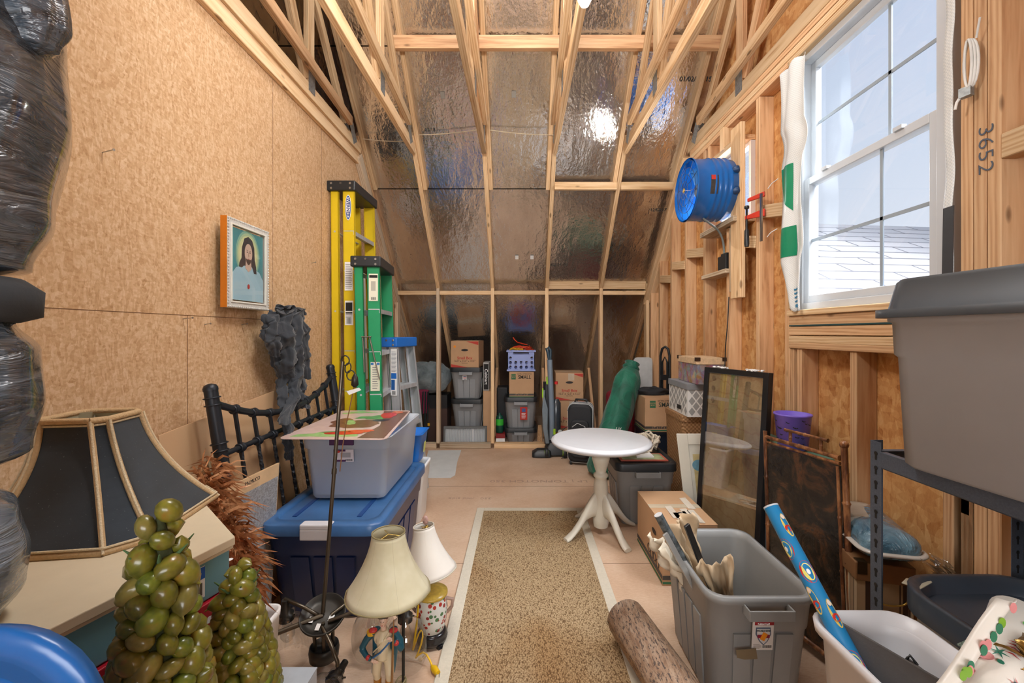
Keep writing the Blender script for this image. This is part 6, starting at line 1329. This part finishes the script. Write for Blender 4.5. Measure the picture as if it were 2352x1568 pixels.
# ---------------------------------------------------------------- metal shelf and what it holds
SH=M(96,104,116,rough=.4,metal=.5,var=.15,scale=260)
t=thing('metal_rack','dark grey slotted steel rack along the right wall','shelf',(1.19,.8,0))
def angle_post(x,y,sx_,sy_,z1=1.0):
    b=B(); b.box((min(x,x+sx_*.034),y,0),(max(x,x+sx_*.034),y+.002,z1))
    b.box((min(x,x+.002*sx_),min(y,y-sy_*.034),0),(max(x,x+.002*sx_),max(y,y-sy_*.034),z1))
    o=b.o('post',SH,t); h=B()
    for i in range(24):
        z=.03+i*.0405; xm=x+sx_*.017
        if sx_>0: ym=y-sy_*.017; h.plate([V((x-.0008,ym+.006*a,z+.006+.006*c)) for a,c in OVAL[::3]],(.0004,0,0)); h.box((x-.0009,ym-.003,z-.012),(x-.0005,ym+.003,z+.004))
        else: h.plate([V((xm+.0045*a,y-.0008,z+.006+.006*c)) for a,c in OVAL[::3]],(0,.0004,0)); h.box((xm-.002,y-.0009,z-.012),(xm+.002,y-.0005,z+.004))
    h.o('slot',M(20,18,16,var=0),o)
angle_post(.985,1.20,1,1); angle_post(1.415,1.20,-1,1); angle_post(.985,.12,1,-1); angle_post(1.415,.12,-1,-1)
def beam(a,c,inw):
    a=V(a);c=V(c);inw=V(inw); b=B(); prof=[(0,.0),(0,-.042),(.004,-.046),(.012,-.046),(.012,-.04),(.004,-.036),(.003,-.012),(.01,-.006),(.018,-.004),(.018,.0)]
    b.loft([[p+inw*x+V((0,0,z)) for x,z in prof] for p in (a,c)],0,True,True,sm=False); b.o('beam',SH,t,bevel=.0015)
for z in (.975,.21): beam((.984,.15,z),(.984,1.168,z),(1,0,0)); beam((1.417,.12,z),(1.417,1.2,z),(-1,0,0)); beam((.99,1.198,z),(1.41,1.198,z),(0,-1,0)); beam((.99,.12,z),(1.41,.12,z),(0,1,0))
for z in (.960,.19): B().box((1.0,.14,z),(1.40,1.18,z+.012)).o('deck',M(150,116,84,rough=.8),t) if z<.5 else B().box((1.0,.14,z),(1.40,1.02,z+.012)).o('deck',M(40,42,46,rough=.6),t)
GT2=M(150,148,148,rough=.4,var=.03,bump=.05,bs=60)
t=tote('large_storage_tote','very large light grey tote with dark lid on the upper shelf of the metal rack','tote',1.165,.78,.977,.218,.325,.375,GT2,DGREY,rz=.10,handles=False,hs='raised',lidh=.08,taper=.95,r=.06,rib=False)
t=tote('storage_tote','tote with a shiny black dished lid on the lower shelf of the metal rack','tote',1.172,.845,.205,.178,.285,.41,M(176,178,180,rough=.4),M(52,60,70,rough=.3,var=.1,bump=.05,bs=40),handles=False,hs='dish',lidh=.035,taper=.86,r=.10)
b=B(); b.plate([(1.0,1.12,.644),(1.03,1.14,.644),(1.09,1.14,.644),(1.08,1.12,.645),(1.02,1.09,.645)],(0,0,.002)); b.o('tape_scrap',M(186,180,160,rough=.2),t)
# ---------------------------------------------------------------- bedding pack and printed boxes beyond the rack
t=thing('printed_box','small brown printed keepsake box with house pictures under the bedding pack','box',(1.3,1.6,0))
s=N('house_print'); v=s.coord(); br=s.n('TexBrick'); br.inputs['Scale'].default_value=9; br.inputs['Color1'].default_value=(*rgb(196,180,150),1); br.inputs['Color2'].default_value=(*rgb(140,116,90),1); br.inputs['Mortar'].default_value=(*rgb(60,44,36),1); s.l(v,br.inputs['Vector']); s.base(br.outputs[0]); s.set(.5)
b=B(); b.cbox((1.318,1.64,.21),(.17,.28,.42),-.25); b.o('body',s.m,t); B().cbox((1.318,1.64,.452),(.18,.29,.065),-.25).o('lid',M(128,92,60,rough=.5,var=.15),t,bevel=.003)
b=B(); 
b.cbox((1.218,1.53,.466),(.03,.03,.045),-.25)
b.o('corner_cap',M(70,54,36,rough=.3,metal=.6),t); b=B(); b.tube([(1.295+.05*math.cos(a),1.495-.0125*math.cos(a),.37+.05*math.sin(a)*.5) for a in [math.pi+i*.26 for i in range(13)]],.003,6); b.o('bail_handle',BRASS,t)
t=thing('bedding_pack','zipped clear plastic pack of blue bedding on the printed box','bedding',(1.31,1.62,.487))
b=B(); rg=[]
for i in range(11):
    a=math.pi*(.04+.92*i/10); z=.545-.057*math.cos(a); k=math.sin(a)**.45; rg.append([V((p.x,p.y,z+.012*math.sin(p.x*30)*math.sin(p.y*25)*(1 if a>1.5 else 0))) for p in rr(1.34,1.645,0,.092*k,.185*k,.05,6,-.25)])
b.loft(rg); s=N('blue_bedding'); v=s.coord(); n_=s.noise(v,12,5,.6,.6); s.base(s.ramp(n_.outputs[0],[(.3,rgb(44,84,106)),(.7,rgb(110,150,170))])); s.set(.12,0,.6,Coat_Weight=1.0,Coat_Roughness=.05); s.bump(n_.outputs[0],1,.03); b.o('blue_filling',s.m,t)
b=B(); b.loft([[V((p.x,p.y,z)) for p in rr(1.34,1.645,0,.092*k,.185*k,.05,6,-.25)] for z,k in ((.565,.93),(.60,.76),(.605,.6))],0,False,True); 
for i,p in enumerate(b.v): b.v[i]=V((p.x,max(p.y,1.62),p.z))
b.o('paper_insert',M(186,176,160,rough=.25,coat=0) if False else M(186,176,160,rough=.25),t)
b=B(); r_=[V((p.x,p.y,.536)) for p in rr(1.34,1.645,0,.096,.19,.05,8,-.25)]; b.tube(r_+[r_[0]],.012,8,flat=.5); b.o('zip_band',M(196,190,182,rough=.2),t)
tag(crumple((1.36,1.40,.55),(1.43,1.42,.47),(.05,.0,.02),'clear_film',CLEAR,'loose flap of clear film at the near corner of the bedding pack',12),'loose flap of clear film at the near corner of the bedding pack','film')
# ================================================================ things on the right wall
t=thing('drum_fan','blue drum fan mounted in the small window opening','fan',(1.28,2.95,2.28))
FB=M(24,100,178,rough=.25,var=.04); FC=V((1.14,2.95,2.284)); rF=.205
b=B(); pr=[(rF+.006,0),(rF+.008,.006),(rF,.014),(rF,.08)]
for x in (.12,.155,.19,.225): pr+=[(rF,x-.008),(rF+.006,x),(rF,x+.008)]
pr+=[(rF-.006,.27),(rF-.03,.285),(rF-.03,.26),(rF-.012,.24),(rF-.008,.02),(rF-.003,.0)]
b.lathe(pr,FC,56,0,X,False,False); b.o('drum',FB,t)
b=B()
for r_ in (.06,.105,.15,.195): b.tube([FC+V((-.012+.03*(r_/.2)**2,r_*math.cos(a),r_*math.sin(a))) for a in [i*math.pi/20 for i in range(41)]],.0018,5)
for k in range(10):
    a=k*math.pi/5+.2; b.tube([FC+V((-.014,.01*math.cos(a),.01*math.sin(a))),FC+V((-.005,.1*math.cos(a+.1),.1*math.sin(a+.1))),FC+V((.014,.2*math.cos(a),.2*math.sin(a)))],.0018,5)
gri=b.o('front_grille',M(50,70,100,rough=.3,metal=.5),t); B().lathe([(.0,-.004),(.016,-.002),(.016,.004)],FC+V((-.013,0,0)),14,0,X).o('grille_badge',BRASS,gri)
for k in range(4):
    a0=k*math.pi/2; b=B(); b.grid(lambda u_,v_:FC+V((.10+.05*(u_-.5)*(1+v_*.3),(.04+.145*v_)*math.cos(a0+(u_-.5)*1.0),(.04+.145*v_)*math.sin(a0+(u_-.5)*1.0))),6,6); b.o('blade',M(60,130,200,rough=.3,metal=.2),t,solid=.002)
B().lathe([(.045,0),(.05,.02),(.05,.12),(.03,.13)],FC+V((.08,0,0)),24,0,X).o('motor',M(56,64,72,rough=.4,metal=.4),t)
for z in (.075,-.06):
    c=V((1.385,2.77,2.284+z)); B().tube([c+V((-.015,.05,0)),c],.014,10).o('bracket_arm',FB,t); B().lathe([(.02,-.02),(.024,-.01),(.024,.012),(.018,.02)],c+V((.01,-.01,0)),16,0,(1,-.6,.2)).o('rubber_foot',M(26,60,100,rough=.4),t)
def curved(o_c,ax0,w_,h,m,nm,an,r_):
    b=B(); b.grid(lambda u_,v_:V((FC.x+o_c+w_*u_,FC.y+r_*math.cos(an+h*(v_-.5)/r_),FC.z+r_*math.sin(an+h*(v_-.5)/r_))),4,6); b.o(nm,m,t)
curved(.085,0,.05,.12,M(60,56,52,rough=.4,var=.3,scale=60),'spec_label',math.pi+.12,rF+.0015); curved(.088,0,.03,.03,INKR,'red_label',math.pi-.1,rF+.0025)
t=thing('fan_cable','grey armoured cable sagging from the drum fan to the switch box','cable',(1.3,2.95,2.05))
B().tube([(1.24,2.90,2.08),(1.30,2.92,2.045),(1.37,2.96,2.02),(1.42,3.0,1.97),(1.43,3.0,1.9),(1.43,3.0,1.86)],.008,8).o('cable',M(120,128,126,rough=.4),t,sub=1)
t=thing('switch_box','small black control box on the short shelf under the drum fan','electrical box',(1.46,3.05,1.75)); B().box((1.42,2.955,1.746),(1.50,3.03,1.86)).o('body',BLKP,t,bevel=.004); B().box((1.43,3.035,1.746),(1.50,3.10,1.85)).o('side_body',BLKP,t,bevel=.004)
tag(B().tube([(1.43,2.93,1.55),(1.42,2.93,1.35),(1.415,2.95,1.2),(1.42,2.97,.98),(1.425,2.98,.5),(1.43,2.99,.1)],.004,6).o('power_cable',BLKP),'thin black cord hanging from the nailed boards down to the trunk','cord')
t=thing('bar_clamp','red bar clamp gripping the stud beside the white feed sack','clamp',(1.40,2.56,2.0)); RC=M(206,62,44,rough=.4)
B().box((1.41,2.50,1.84),(1.418,2.518,2.12)).o('bar',STEEL,t); B().hexa([(1.38,2.60,2.10),(1.422,2.49,2.10),(1.434,2.50,2.10),(1.392,2.61,2.10),(1.38,2.60,2.12),(1.422,2.49,2.13),(1.434,2.50,2.13),(1.392,2.61,2.12)]).o('fixed_jaw',RC,t,bevel=.003)
B().hexa([(1.38,2.63,2.0),(1.422,2.49,1.985),(1.434,2.50,1.985),(1.392,2.64,2.0),(1.38,2.63,2.02),(1.422,2.49,2.03),(1.434,2.50,2.03),(1.392,2.64,2.02)]).o('sliding_jaw',RC,t,bevel=.003)
b=B(); b.lathe([(.012,-.16),(.015,-.14),(.013,-.06),(.006,-.05),(.006,.07),(.014,.075),(.014,.09),(.002,.095)],(1.388,2.62,1.99),14); b.o('handle',BLKP,t)
# feed sack
t=thing('feed_sack','white woven feed sack with green blocks stapled beside the window','sack',(1.42,2.2,1.42))
s=N('woven_sack'); v=s.coord((1,60,60)); ch=s.n('TexChecker'); ch.inputs['Scale'].default_value=3; s.l(v,ch.inputs['Vector']); s.base(s.mix(ch.outputs['Fac'],rgb(214,216,214),rgb(232,232,228))); s.set(.35,0,.4); n_=s.noise(s.coord((1,1,1)),9,4,.6); s.bump(n_.outputs[0],.6,.015)
GRS=M(24,134,96,rough=.35,var=.1,scale=12)
def FSK(u_,v_,e=0):
    z=2.70-1.28*v_; y0=2.315-(.03 if .25<v_<.4 else 0)*math.sin((v_-.25)/.15*math.pi); w_=.20-.10*max(0,v_-.75)/.25+.005*math.sin(v_*11)
    return V((1.405-e+.012*math.sin(u_*9+v_*3)+.005*math.sin(v_*15+u_*3),y0-(.09*max(0,v_-.8)/.2)-w_*u_,z+.01*math.sin(u_*12)*(1 if v_<.02 or v_>.98 else 0)))
b=B(); b.grid(lambda u_,v_:FSK(u_,v_),14,60); b.o('cloth',s.m,t,solid=.0015)
b=B(); b.grid(lambda u_,v_:FSK(.02+.55*u_,.405+.195*v_*(1 if u_>.0 else .6)*(.55+.45*u_),.003),8,14); b.grid(lambda u_,v_:FSK(.04+.6*u_,.66+.12*v_,.003),8,10); b.o('green_print',GRS,t)
b=B(); 
for k in range(5): b.grid(lambda u_,v_:FSK(.45+.5*u_,.915+.016*k+.007*v_,.003),6,1)
b.o('blue_print',M(60,130,170,rough=.4),t)
b=B(); 
for y,z in ((2.36,2.13),(2.37,1.86)): b.tube([(1.40,y-.04,z+.01),(1.39,y,z),(1.385,y+.03,z-.02)],.0025,5)
b.o('tie_string',WHTP,t)
t=thing('sack_strip','thin white woven sack strip hanging at the window jamb above the rack','sack',(1.43,1.42,1.5)); b=B(); b.grid(lambda u_,v_:V((1.43+.003*math.sin(v_*30),1.44-.03*u_+.003*math.sin(v_*17),2.72-1.3*v_)),3,40); b.o('cloth',s.m,t,solid=.001); B().plate([(1.425,1.44,1.72),(1.42,1.40,1.72),(1.425,1.41,1.45),(1.43,1.45,1.45)],(.003,0,0)).o('dark_scrap',M(60,62,66,rough=.5),t)
t=thing('cable_loop','loops of white electrical cable hooked on the stud right of the window','cable',(1.42,1.33,2.15)); b=B(); 
for k in range(3): b.tube([(1.42-.005*k,1.345-.022*math.sin(a)*(1-.25*k),2.15+.075*math.cos(a)) for a in [i*.35 for i in range(19)]],.004,6)
b.tube([(1.42,1.36,2.08),(1.40,1.37,2.04),(1.40,1.375,2.02)],.004,6); b.tube([(1.42,1.33,2.22),(1.41,1.31,2.27)],.003,6); b.o('cable',M(222,220,214,rough=.4),t); B().cbox((1.415,1.355,2.065),(.02,.03,.03),.3).o('metal_clamp',ZINC,t)
